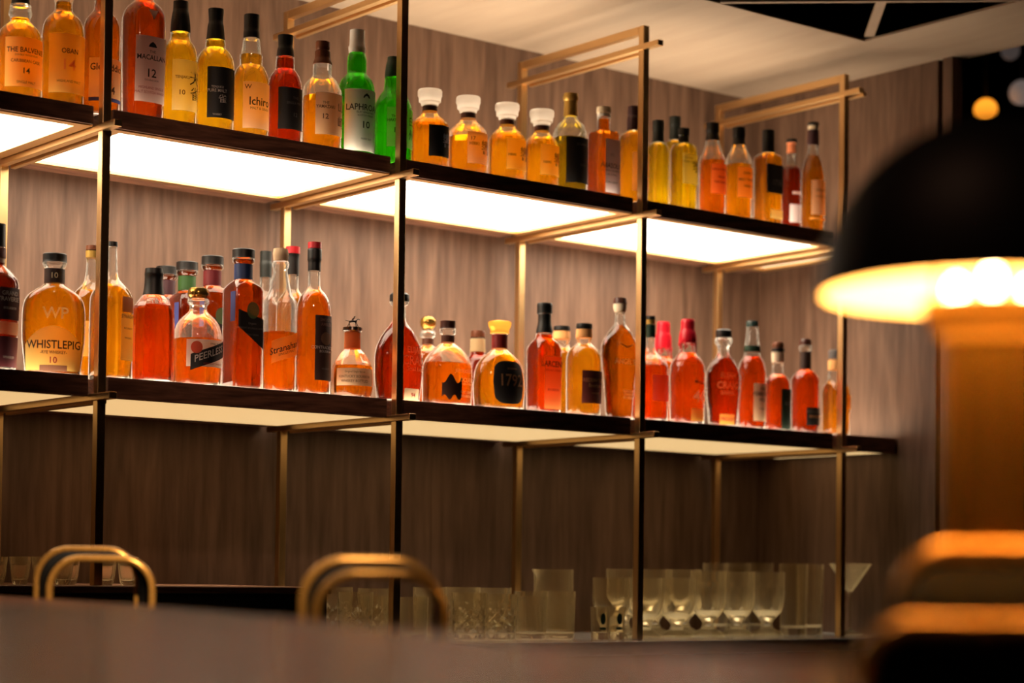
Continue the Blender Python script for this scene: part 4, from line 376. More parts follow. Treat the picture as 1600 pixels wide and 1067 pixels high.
{'s': 'L', 'X': 3.8045, 'Y': 3.85, 'rot': 0.3, 'prof': [(0.2632, 0.0171, 0.0171, 2), (0.2597, 0.0214, 0.0214, 2), (0.2443, 0.0214, 0.0214, 2), (0.2408, 0.0205, 0.0205, 2), (0.2374, 0.0239, 0.0239, 2), (0.2288, 0.0231, 0.0231, 2), (0.2168, 0.0171, 0.0171, 2), (0.2065, 0.0145, 0.0145, 2), (0.1928, 0.018, 0.018, 2), (0.1808, 0.0276, 0.0261, 2.0), (0.1653, 0.04, 0.0264, 2.0), (0.143, 0.0491, 0.027, 2), (0.1173, 0.05, 0.0275, 2), (0.0744, 0.0473, 0.026, 2), (0.0, 0.0408, 0.0224, 2.0)], 'top': 0.2408, 'liq': 0.1859, 'col': 'darkred', 'glass': 'clear', 'N': 0, 'parts': [('stopper', 'black', 0.2632, 0.2408)], 'd': 'dark red flask shaped bottle with black stopper, right of the bottle marked 46', 'labs': [('none', 0.0487, 0.1344, -0.0342, 0.0342, 'paper_tan', [('ELIJAH', 0.1361, 0.0171, 'ink_orange', 0.0017), ('CRAIG', 0.1121, 0.0188, 'ink_orange', 0.0017), ('BARREL', 0.0916, 0.0103, 'ink_orange', 0.0017)]), ('rect', 0.0076, 0.035, -0.0205, 0.0239, 'paper_amberyellow', [('PROOF', 0.0213, 0.0103, 'ink_red', 0.0017)])]},
{'s': 'L', 'X': 3.9133, 'Y': 3.85, 'rot': 0.12, 'prof': [(0.2951, 0.0147, 0.0147, 2), (0.2916, 0.0165, 0.0165, 2), (0.2795, 0.0165, 0.0165, 2), (0.2777, 0.0156, 0.0156, 2), (0.2273, 0.0208, 0.0208, 2), (0.2203, 0.0216, 0.0216, 2.0), (0.1995, 0.0225, 0.0225, 2.0), (0.1908, 0.0286, 0.0286, 2.0), (0.1769, 0.0346, 0.0346, 2), (0.156, 0.0381, 0.0381, 2), (0.0, 0.0372, 0.0372, 2.0)], 'top': 0.2795, 'liq': 0.1977, 'col': 'redamber', 'glass': 'clear', 'N': 0, 'parts': [('cap', 'tealcap', 0.2951, 0.2795), ('neck_band', 'darkgreen', 0.2273, 0.2116)], 'd': 'red bottle with tapering neck and cream label left of the dark green label', 'labs': [('rect', 0.0224, 0.123, -0.0208, 0.0329, 'paper_cream3', [('Old', 0.1092, 0.0087, 'ink', 0.0069), ('FORESTER', 0.0953, 0.0104, 'ink', 0.0052), ('1920', 0.0797, 0.0104, 'ink', 0.0069), ('WHISKY', 0.0554, 0.0052, 'ink_brown', 0.0069)])]},
{'s': 'L', 'X': 4.013, 'Y': 3.85, 'rot': 0.12, 'prof': [(0.2459, 0.0131, 0.0131, 2), (0.2406, 0.0158, 0.0158, 2), (0.2318, 0.0158, 0.0158, 2), (0.2265, 0.0175, 0.0175, 2), (0.2195, 0.0175, 0.0175, 2), (0.216, 0.0166, 0.0166, 2), (0.1914, 0.0158, 0.0158, 2), (0.1879, 0.0149, 0.0149, 2), (0.1598, 0.0158, 0.0158, 2), (0.1527, 0.0245, 0.0245, 2.0), (0.1422, 0.0315, 0.0315, 2), (0.1281, 0.035, 0.035, 2), (0.0, 0.035, 0.035, 2.0)], 'top': 0.2195, 'liq': 0.1492, 'col': 'redamber', 'glass': 'clear', 'N': 0, 'parts': [('cap', 'brownfoil', 0.2459, 0.23), ('ring', 'black', 0.2283, 0.2195), ('cork', 'cream', 0.2177, 0.1914)], 'd': 'red bottle with brown cap and dark green label, lower shelf right side', 'labs': [('rect', 0.0053, 0.1158, -0.014, 0.0333, 'paper_darkgreen', [('RYE', 0.0755, 0.0105, 'ink_grey', 0.0088)])]},
{'s': 'L', 'X': 4.1222, 'Y': 3.85, 'rot': 0.12, 'prof': [(0.2637, 0.0124, 0.0124, 2), (0.2584, 0.016, 0.016, 2), (0.2459, 0.016, 0.016, 2), (0.2441, 0.0177, 0.0177, 2), (0.2299, 0.0168, 0.0168, 2), (0.2263, 0.0151, 0.0151, 2), (0.1801, 0.016, 0.016, 2), (0.1747, 0.0239, 0.0239, 2.0), (0.1623, 0.0337, 0.0337, 2.0), (0.1498, 0.0399, 0.0399, 2), (0.0, 0.0381, 0.0381, 2.0)], 'top': 0.2459, 'liq': 0.1712, 'col': 'red', 'glass': 'clear', 'N': 0, 'parts': [('stopper', 'brownblack', 0.2637, 0.2459), ('neck_band', 'blackband', 0.2281, 0.1801)], 'd': 'red orange bottle with dark neck sleeve, second from the right on the lower shelf', 'labs': [('rect', 0.0219, 0.0716, -0.0231, 0.0319, 'paper_black2', [('SINGLE BARREL', 0.061, 0.0071, 'ink_grey', 0.0053), ('BOURBON', 0.0468, 0.0071, 'ink_orange', 0.0053)]), ('none', 0.0858, 0.1392, -0.0177, 0.0177, 'paper_tan', [('|', 0.1178, 0.039, 'ink_tan', 0.0106)])]},
{'s': 'L', 'X': 4.2475, 'Y': 3.85, 'rot': 0, 'prof': [(0.2434, 0.0189, 0.0189, 2), (0.2398, 0.0216, 0.0216, 2), (0.2199, 0.0216, 0.0216, 2), (0.2163, 0.0216, 0.0216, 2), (0.1875, 0.0216, 0.0216, 2), (0.1803, 0.0225, 0.0225, 2), (0.155, 0.0234, 0.0234, 2), (0.1442, 0.0286, 0.0286, 3.8), (0.1334, 0.0308, 0.0308, 5), (0.1226, 0.0328, 0.0328, 5), (0.0, 0.0315, 0.0315, 5.0)], 'top': 0.2181, 'liq': 0.1478, 'col': 'orange', 'glass': 'clear', 'N': 0, 'parts': [('cap', 'greycap', 0.2434, 0.2181), ('neck_band', 'corkorange', 0.2145, 0.1875)], 'd': 'orange bottle with grey cap standing behind the fourth post, rightmost on the lower shelf', 'labs': [('rect', 0.0757, 0.1154, -0.0324, 0.0324, 'paper_amberyellow', []), ('rect', 0.0073, 0.0739, -0.0036, 0.0072, 'paper_white2', [])]}
]

def pchip(xs,ys,x):
    n=len(xs)
    for i in range(n-1):
        if x<=xs[i+1] or i==n-2: break
    h=xs[i+1]-xs[i]; t=min(1,max(0,(x-xs[i])/h)) if h else 0
    def sl(k): return (ys[k+1]-ys[k])/max(1e-9,xs[k+1]-xs[k])
    def dd(k):
        if k==0 or k==n-1: return 0 if k==0 else sl(n-2)*0.5
        a,b_=sl(k-1),sl(k)
        if a*b_<=0: return 0
        h0=xs[k]-xs[k-1]; h1=xs[k+1]-xs[k]; w1=2*h1+h0; w2=h1+2*h0
        return (w1+w2)/(w1/a+w2/b_)
    d0,d1=dd(i),dd(i+1)
    return (1+2*t)*(1-t)**2*ys[i]+t*(1-t)**2*h*d0+t*t*(3-2*t)*ys[i+1]+t*t*(t-1)*h*d1
class Shape:
    def __init__(s,prof):
        p=sorted(prof,key=lambda q:q[0]); s.z=[q[0] for q in p]
        for i in range(1,len(s.z)):
            if s.z[i]-s.z[i-1]<5e-4: s.z[i]=s.z[i-1]+5e-4
        s.a=[q[1] for q in p]; s.b=[q[2] for q in p]; s.n=[q[3] for q in p]; s.H=s.z[-1]; s.cache={}
    def at(s,z):
        z=min(max(z,0),s.H)
        return pchip(s.z,s.a,z),pchip(s.z,s.b,z),pchip(s.z,s.n,z)
    def samples(s,z0,z1):
        out=[z0]
        ks=[z for z in s.z if z0+1e-4<z<z1-1e-4]+[z1]
        p=z0
        for k in ks:
            m=max(1,min(5,int((k-p)/0.004)))
            for j in range(1,m+1): out.append(p+(k-p)*j/m)
            p=k
        return out
def ring(a,b_,n,N):
    out=[]
    for k in range(N):
        t=2*math.pi*(k+0.5)/N; c,s_=math.cos(t),math.sin(t); e=2.0/n
        out.append((a*math.copysign(abs(c)**e,c),b_*math.copysign(abs(s_)**e,s_)))
    return out
def loft(sh,z0,z1,off,N,fillet=0.0,bottom=None):
    vs=[];fs=[]
    zs=sh.samples(z0,z1); rows=[]
    if fillet:
        a,b_,n=sh.at(z0); rows.append((z0,max(a+off-fillet,0.001),max(b_+off-fillet,0.001),n)); rows.append((z0+fillet*0.35,a+off-fillet*0.25,b_+off-fillet*0.25,n)); zs=[z for z in zs if z>z0+fillet] 
        a,b_,n=sh.at(z0+fillet); zs=[z0+fillet]+zs
    for z in zs:
        a,b_,n=sh.at(z); rows.append((z,max(a+off,0.001),max(b_+off,0.001),n))
    for z,a,b_,n in rows: vs+=[(x,y,z) for x,y in ring(a,b_,n,N)]
    m=len(rows)
    for i in range(m-1):
        for k in range(N): fs.append((i*N+k,i*N+(k+1)%N,(i+1)*N+(k+1)%N,(i+1)*N+k))
    fs.append(tuple(range(N))[::-1]); fs.append(tuple((m-1)*N+k for k in range(N)))
    return vs,fs
def surf(sh,s,z,off):
    key=round(z,3)
    if key not in sh.cache:
        a,b_,n=sh.at(z); a+=0.0008; b_+=0.0008; pts=[];K=72;e=2.0/n
        for k in range(K+1):
            t=math.pi*k/K-math.pi/2  # from front (-y) to back on +x side: t=-90..90
            c,sn=math.cos(t),math.sin(t)
            pts.append((a*abs(c)**e,b_*math.copysign(abs(sn)**e,sn)))
        L=[0]
        for i in range(K): L.append(L[-1]+math.hypot(pts[i+1][0]-pts[i][0],pts[i+1][1]-pts[i][1]))
        sh.cache[key]=(pts,L)
    pts,L=sh.cache[key]; q=min(abs(s),L[-1]*0.98)
    lo,hi=0,len(L)-1
    while hi-lo>1:
        m=(lo+hi)//2
        if L[m]<=q: lo=m
        else: hi=m
    t=(q-L[lo])/max(1e-9,L[hi]-L[lo]); x=pts[lo][0]+(pts[hi][0]-pts[lo][0])*t; y=pts[lo][1]+(pts[hi][1]-pts[lo][1])*t
    dx,dy=pts[hi][0]-pts[lo][0],pts[hi][1]-pts[lo][1]; l=math.hypot(dx,dy) or 1
    nx,ny=dy/l,-dx/l
    x+=nx*off; y+=ny*off
    return (math.copysign(x,s) if s else x, y, z)
def label_patch(sh,kind,z0,z1,s0,s1,off,slope=0.2):
    NS=20; rows=10; vs=[];fs=[]
    def ext(u):
        h=z1-z0; 
        if kind=='arch': return z0,z1-(h*0.42)*(2*u-1)**2
        if kind in('oval',): q=math.sqrt(max(0,1-(2*u-1)**2)); m=(z0+z1)/2; return m-h/2*q,m+h/2*q
        if kind=='superoval': q=max(0,1-abs(2*u-1)**3.2)**(1/3.2); m=(z0+z1)/2; return m-h/2*q,m+h/2*q
        if kind=='band': sh_=(u-0.5)*(s1-s0)*slope; return z0+sh_+h*0.0,z1+sh_
        if kind=='slant': return z0+h*0.62*(1-u)*0.95,z1-h*0.30*u if False else z1-h*0.25*u
        if kind=='tri': return z1-h*(1-abs(2*u-1)),z1
        if kind=='wing': return z0+h*abs(2*u-1)*0.8,z0+h*abs(2*u-1)*0.8+h*0.3
        if kind=='blob':
            return z0+h*(0.12+0.1*math.sin(u*13)),z1-h*(0.15+0.18*math.sin(u*9+1))
        return z0,z1
    for i in range(NS+1):
        u=i/NS; s=s0+(s1-s0)*u; a,b_=ext(u)
        if kind=='slant': a,b_=z0+(z1-z0)*0.55*(1-u) if False else z1-(z1-z0)*(0.45+0.55*u),z1-(z1-z0)*0.22*u
        for j in range(rows+1): vs.append(surf(sh,s,a+(b_-a)*j/rows,off))
    for i in range(NS):
        for j in range(rows): k=i*(rows+1)+j; fs.append((k,k+rows+1,k+rows+2,k+1))
    return vs,fs
GROUPS={'U':'spirit bottles on the upper shelf','L':'spirit bottles on the lower shelf'}
def lettering(sh,texts,parent,off,slope=0.0):
    by={}
    for s,z,h,col,dx in texts:
        if s=='|': vs=[(-0.03,-0.5),(0.03,-0.5),(0.03,0.5),(-0.03,0.5)]; fs=[(0,1,2,3)]
        elif s=='^': vs=[(-0.8,-0.45),(0.8,-0.45),(0.55,0.1),(0,0.5),(-0.55,0.1)]; fs=[(0,1,2,3,4)]
        elif s=='*': vs=[]; fs=[]; 
        else:
            cjk=ord(s[0])>0x3000; vs,fs=text_mesh(s,0.0 if (cjk or h<0.006) else 0.012)
        if s=='*':
            for k in range(7):
                a=math.pi*k/6; q=len(vs); c,sn=math.cos(a),math.sin(a)
                vs+=[(c*.2-sn*.03,sn*.2+c*.03-.1),(c*.2+sn*.03,sn*.2-c*.03-.1),(c*.55,sn*.55-.1)]; fs.append((q,q+1,q+2))
        if not vs: continue
        squeeze=0.86 if (s.isascii() and len(s)>3) else 1.0
        V,F=by.setdefault(col,([],[])); n=len(V)
        for x,y in vs:
            X=x*h*squeeze; zz=z+y*h+slope*(X+dx); V.append(surf(sh,X+dx,zz,off))
        F+=[tuple(i+n for i in f) for f in fs]
    for col,(V,F) in by.items():
        me=bpy.data.meshes.new('lettering'); me.from_pydata(V,[],F); me.update(); me.materials.append(M[col])
        o=bpy.data.objects.new('lettering',me); C.objects.link(o); o.parent=parent
def build_bottle(B):
    z0={'U':2.0328,'L':1.4762}[B['s']]
    t=empty('spirit_bottle',(B['X'],B['Y'],z0),-B['rot'])
    tag(t,B['d'],'bottle',GROUPS[B['s']])
    sh=Shape(B['prof']); N=B['N'] or 32
    flat=bool(B['N'])
    vs,fs=loft(sh,0.0002,B['top'],0.0,N,0.004)
    body=mesh_obj('glass_body',vs,fs,'glass_'+B['glass'],t,not flat,40)
    lq=min(B['liq'],B['top']-0.004)
    vs,fs=loft(sh,0.007,lq,-0.0022,N,0.003)
    mesh_obj('liquid',vs,fs,'liq_'+B['col'],t,not flat,40)
    ztop=sh.H
    for nm,mt,za,zb in B['parts']:
        za_,zb_=max(zb,0),za
        over = zb_<B['top']+0.001
        vs,fs=loft(sh,za_+(0.0004 if not over else 0),zb_,0.0007 if over else 0.0003,28,0.0)
        o=mesh_obj(nm,vs,fs,mt,t,True,35)
        if mt=='redwax':
            m=MB(); R=sh.at(za_)[0]
            for k in range(9):
                a=2*math.pi*k/9+0.3; L=[0.022,0.012,0.03,0.01,0.018][k%5]; pts=[]
                for j in range(5):
                    zz=za_+0.004-L*j/4; r=sh.at(zz)[0]+0.0008; pts.append((r*math.cos(a),r*math.sin(a),zz))
                m.tube(pts,0.0018,8)
            m.obj('wax_drips',mt,o,True)
    k=0
    for L in B['labs']:
        kind,za,zb,s0,s1,mt,tx=L[:7]; sl=L[7] if len(L)>7 else 0.0
        if kind=='none':
            lettering(sh,tx,body,0.0012,0); continue
        off=0.0008+0.0004*k
        vs,fs=label_patch(sh,kind,za,zb,s0,s1,off,sl)
        o=mesh_obj('label',vs,fs,mt,t,True)
        lettering(sh,tx,o,off+0.0006,sl); k+=1
    return t,sh
roots={}
for i,B_ in enumerate(BOTTLES):
    roots[B_['d']]=build_bottle(B_)
# horse and rider on the round bourbon bottle
for d,(t,sh) in roots.items():
    if 'metal horse' in d:
        m=MB(); z=sh.H
        m.lathe([(z-0.002,0.014),(z,0.0145),(z+0.002,0.011)],20)
        m.tube([(-0.009,0,z+0.0135),(-0.003,0,z+0.015),(0.004,0,z+0.0148),(0.009,0,z+0.0165)],0.0030,8)
        m.tube([(0.008,0,z+0.016),(0.0125,0,z+0.0205),(0.017,0,z+0.0185)],0.0016,8)
        for a,c in ((0.008,0.014),(0.006,0.009),(-0.007,-0.012),(-0.008,-0.006)):
            m.tube([(a,0,z+0.013),((a+c)/2,0,z+0.007),(c,0,z+0.001)],0.0010,6)
        m.tube([(-0.010,0,z+0.015),(-0.017,0,z+0.017)],0.0009,6)
        m.tube([(-0.001,0,z+0.016),(0.001,0,z+0.021),(0.004,0,z+0.024)],0.0020,8); m.tube([(0.0035,0,z+0.025),(0.0055,0,z+0.0265)],0.0018,8)
        m.tube([(0.001,0.002,z+0.020),(0.004,0.003,z+0.013)],0.0012,6)
        m.obj('horse_and_rider','darkmetal',t,True)
# the three twins behind the blue banded bottle
src=roots[[d for d in roots if 'blue neck band' in d][0]][0]
for x,y,band,desc in ((2.316,3.985,'redband','square bottle with red neck band, second in the file behind the blue banded one'),
                      (2.316,4.10,'greenband','square bottle with green neck band, third in the file behind the blue banded one'),
                      (2.316,4.195,'plum','square bottle with dark brown neck band, last in the file behind the blue banded one')):
    r=src.copy(); C.objects.link(r); r.location=(x,min(y,4.195),1.4762); r['label']=desc
    for ch in src.children:
        if ch.name.startswith('lettering'): continue
        c=ch.copy(); C.objects.link(c); c.parent=r
        if ch.name.startswith('neck_band'):
            c.data=ch.data.copy(); c.data.materials[0]=M[band]
        for g in ch.children:
            e=g.copy(); C.objects.link(e); e.parent=c

# ------------------------------------------------------------------ drinking glasses
def glass_mesh(kind,H,R):
    N=48; m=MB()
    def dia(depth,z0,z1,nu,nv):
        def f(a,z,r):
            if z0*H<z<z1*H and r>0.4*R:
                u=a/(2*math.pi)*nu; v=(z/H-z0)/(z1-z0)*nv
                p=abs(((u+v)%1)-0.5)*2; q=abs(((u-v)%1)-0.5)*2
                return r-depth*(max(0,1-p*3.2)+max(0,1-q*3.2))
            return r
        return f
    Z=lambda a,c,n: [a+(c-a)*i/n for i in range(n+1)]
    if kind in('diamond','smooth','rib'):
        tb=0.93
        outer=[(0,R*0.80),(0.004,R*tb*0.97)]+[(z,R*(tb+(1-tb)*z/H)) for z in Z(0.008,H,22)]
        inner=[(z,R*(tb+(1-tb)*z/H)-0.0028) for z in Z(H,0.020,8)]+[(0.016,R*0.7),(0.015,0.0005)]
        mod={'diamond':dia(0.0030,0.06,0.72,8,3),'smooth':lambda a,z,r: r,'rib':(lambda a,z,r: r-0.0011*abs(math.sin(a*18)) if 0.02*H<z<0.93*H and r>0.8*R else r)}[kind]
        N=72 if kind!='smooth' else 40
        n=len(outer); m.lathe([(0,0.0005)]+outer+inner,N,mod=lambda a,z,r:(mod(a,z,r) if r>R*tb*0.975 else r))
    elif kind=='shot':
        m.lathe([(0,0.0005),(0,R*0.85),(0.003,R*0.9),(H,R),(H,R-0.002),(0.02,R*0.86),(0.018,0.0005)],32)
    elif kind=='pitcher':
        def sp(a,z,r):
            d=abs((a-math.pi*1.02+math.pi)%(2*math.pi)-math.pi)
            return r+0.016*max(0,1-d/0.35)*max(0,(z/H-0.86)/0.14)
        m.lathe([(0,0.0005),(0,R*0.9)]+[(z,R*0.97) for z in Z(0.006,H,16)]+[(z,R*0.97-0.0025) for z in Z(H,0.02,12)]+[(0.018,0.0005)],56,mod=sp)
    elif kind=='high':
        m.lathe([(0,0.0005),(0,R*0.86),(0.004,R*0.92),(H,R),(H,R-0.002),(0.028,R*0.86),(0.024,R*0.5),(0.024,0.0005)],40)
    elif kind in('coupe','cut'):
        s=0.30*H; base=0.06*H
        out=[(0,0.0005),(0,R*0.92),(0.005,R*0.94),(base+0.003,R*0.72),(base+0.010,R*0.42),(s*0.62,R*0.30),(s-0.010,R*0.36),(s+0.002,R*0.60),(s+0.09*H,R*0.84),(s+0.18*H,R*0.95),(s+0.30*H,R*0.995)]+[(z,R) for z in Z(s+0.4*H,H,10)]
        inn=[(z,R-0.0022) for z in Z(H,s+0.4*H,6)]+[(s+0.22*H,R*0.90),(s+0.11*H,R*0.70),(s+0.055*H,0.0005)]
        mod=dia(0.0026,0.42,0.80,9,3) if kind=='cut' else (lambda a,z,r: r*(1+0.012*math.sin(a*7+z*90)) if s<z<0.75*H else r)
        m.lathe(out+inn,64,mod=mod)
    elif kind=='martini':
        m.lathe([(0,0.0005),(0,R*0.62),(0.003,R*0.62),(0.008,R*0.2),(0.02,0.004),(0.55*H,0.0035),(0.60*H,0.006),(H,R),(H,R-0.0015),(0.62*H,0.004),(0.615*H,0.0005)],48)
    elif kind=='small':
        m.lathe([(0,0.0005),(0,R*0.55),(0.002,R*0.62)]+[(z,R*(0.62+0.38*(z/H)**0.6)) for z in Z(0.006,H,10)]+[(H,R-0.0015),(0.4*H,R*0.78),(0.012,R*0.5),(0.010,0.0005)],40,
                mod=lambda a,z,r: r-0.0012*abs(math.sin(a*5)) if z<0.75*H and z>0.002 and r>R*.6 else r)
    return m
NAMES=dict(diamond='rocks_glass',smooth='rocks_glass',rib='rocks_glass',shot='shot_glass',pitcher='mixing_glass',high='highball_glass',coupe='footed_glass',cut='footed_glass',martini='martini_glass',small='tasting_glass')
GL=[('diamond',2.5938,3.8,0.1143,0.0414,'diamond cut tumbler, leftmost of the glasses on the stone counter, seen through the brass hoop'),
('smooth',2.6875,3.845,0.1057,0.0380,'plain tumbler just left of the second post on the counter'),
('smooth',2.770,3.82,0.1030,0.0370,'plain tumbler directly right of the second post on the counter'),
('smooth',2.850,3.855,0.1056,0.0370,'plain tumbler partly behind the right leg of the brass hoop'),
('diamond',2.9120,3.79,0.1143,0.0423,'star cut tumbler first to the right of the brass hoop'),
('diamond',3.0028,3.79,0.1116,0.0423,'star cut tumbler second to the right of the brass hoop'),
('rib',3.1080,3.8,0.1181,0.0410,'ribbed tumbler left of its ribbed twin, in front of the mixing glass side'),
('rib',3.1980,3.8,0.1186,0.0410,'ribbed tumbler directly in front of the spouted mixing glass'),
('diamond',2.635,3.94,0.1237,0.0392,'tumbler in the back row behind the leftmost tumblers'),
('diamond',2.745,3.94,0.1211,0.0397,'tumbler in the back row just right of the second post'),
('diamond',2.90,3.93,0.1249,0.0403,'tumbler in the back row behind the first star cut one'),
('diamond',3.00,3.93,0.1255,0.0425,'tumbler in the back row behind the second star cut one'),
('diamond',3.10,3.93,0.1245,0.0415,'tumbler in the back row left of the mixing glass'),
('pitcher',3.3142,3.96,0.1724,0.0520,'tall clear mixing glass with pouring spout'),
('shot',3.297,3.76,0.0810,0.0230,'shot glass with dark green oval print, left of two'),
('shot',3.352,3.76,0.0809,0.0216,'shot glass with dark green oval print, right of two'),
('coupe',3.4308,3.87,0.1528,0.0470,'footed glass with plain bowl left of the third post'),
('coupe',3.5481,3.87,0.1538,0.0480,'footed glass with plain bowl behind the third post'),
('coupe',3.6620,3.87,0.1549,0.0470,'footed glass with plain bowl right of the third post'),
('cut',3.7763,3.87,0.1745,0.0470,'footed glass with diamond cut bowl, first of three toward the highballs'),
('cut',3.8843,3.87,0.1740,0.0470,'footed glass with diamond cut bowl, second of three toward the highballs'),
('cut',4.0001,3.87,0.1735,0.0470,'footed glass with diamond cut bowl, next to the highballs'),
('cut',3.60,4.01,0.1768,0.0470,'footed glass in the back row, left one behind the plain bowls'),
('cut',3.71,4.01,0.1765,0.0470,'footed glass in the back row, middle one behind the plain bowls'),
('cut',3.82,4.01,0.1777,0.0470,'footed glass in the back row, right one behind the plain bowls'),
('high',4.135,3.90,0.1979,0.0400,'tall highball glass in front, left of two by the fourth post'),
('high',4.235,3.93,0.1975,0.0380,'tall highball glass in front, right of two by the fourth post'),
('high',4.0090,4.08,0.1973,0.0359,'tall highball glass in the back row, left of three'),
('high',4.0978,4.08,0.1985,0.0362,'tall highball glass in the back row, middle of three'),
('high',4.1884,4.08,0.1997,0.0366,'tall highball glass in the back row, right of three'),
('martini',4.335,3.87,0.2005,0.0600,'martini glass with conical bowl right of the fourth post'),
('small',1.7446,3.84,0.0555,0.0220,'small faceted tasting glass, cut by the left picture edge'),
('small',1.7954,3.84,0.0563,0.0222,'small faceted tasting glass, second from the left edge'),
('small',1.8443,3.84,0.0569,0.0223,'small faceted tasting glass, third from the left edge'),
('small',1.8912,3.84,0.0575,0.0225,'small faceted tasting glass behind the left side of the brass hoop'),
('small',1.9350,3.90,0.0580,0.0226,'small faceted tasting glass framed by the left brass hoop'),
('small',1.9890,3.84,0.0586,0.0227,'small faceted tasting glass framed by the hoop just right of the post'),
('small',2.0400,3.84,0.0594,0.0229,'small faceted tasting glass, rightmost on the raised cabinet')]
protos={}
def dup(root,loc):
    r=root.copy(); C.objects.link(r); r.location=loc
    for ch in root.children: c=ch.copy(); C.objects.link(c); c.parent=r
    return r
for kind,x,y,H,R,lab in GL:
    z=1.0453 if kind=='small' else 0.9196
    grp={'small':'tasting glasses on the raised cabinet'}.get(kind,'drinking glasses on the stone counter')
    o=glass_mesh(kind,H,R).obj(NAMES[kind],'tumbler',None,True,32); o.location=(x,y,z)
    if kind=='pitcher': o.rotation_euler=(0,0,-0.2)
    tag(o,lab,'glass',grp)
    if kind=='shot':
        for zz,ww,hh,nm in ((0.052,0.0075,0.014,'printed_oval'),(0.028,0.010,0.004,'printed_band')):
            for a0 in (-1.9,-0.7):
                vs=[];K=14
                for k in range(K):
                    t_=2*math.pi*k/K; s=ww*math.cos(t_); q=hh*math.sin(t_); a=a0+s/R; rr=R*(0.9+0.1*(zz+q)/H)+0.0006; vs.append((rr*math.cos(a),rr*math.sin(a),zz+q))
                mesh_obj(nm,vs,[tuple(range(K))],'darkgreen',o)

# ------------------------------------------------------------------ bar in front
edge=[(1.62,4.0-0.45),(1.475,3.389),(1.3816,3.0259),(1.2886,2.5726),(1.1958,2.1838),(1.13,1.9133),(1.05,1.6465),(0.955,1.3863),(0.893,1.1838),(0.858,1.0235),(0.8436,0.9219),(0.843,0.8403),(0.8485,0.7562),(0.42,0.374),(0.30,-1.2)]
edge=[e for e in edge if e[1]<3.4]
poly=edge+[(-1.2,-1.2),(-1.2,3.389)]
n=len(poly); vs=[(x,y,1.035) for x,y in poly]+[(x,y,0.99) for x,y in poly]
fs=[tuple(range(n)),tuple(range(2*n-1,n-1,-1))]+[(i,(i+1)%n,n+(i+1)%n,n+i) for i in range(n)]
t=empty('bar_counter',(0,0,0)); tag(t,'glossy brown wooden bar top with curved edge filling the foreground','bar')
o=mesh_obj('bar_top',vs,fs,'bar_wood',t)
bv=o.modifiers.new('bevel','BEVEL'); bv.width=0.006; bv.segments=3; bv.limit_method='ANGLE'
ins=[(x-0.12,y) for x,y in edge]+[(-1.1,-1.1),(-1.1,3.35)]
n=len(ins); vs=[(x,y,0.989) for x,y in ins]+[(x,y,0.0) for x,y in ins]
fs=[tuple(range(n)),tuple(range(2*n-1,n-1,-1))]+[(i,(i+1)%n,n+(i+1)%n,n+i) for i in range(n)]
mesh_obj('bar_front',vs,fs,'shelf_wood',t)

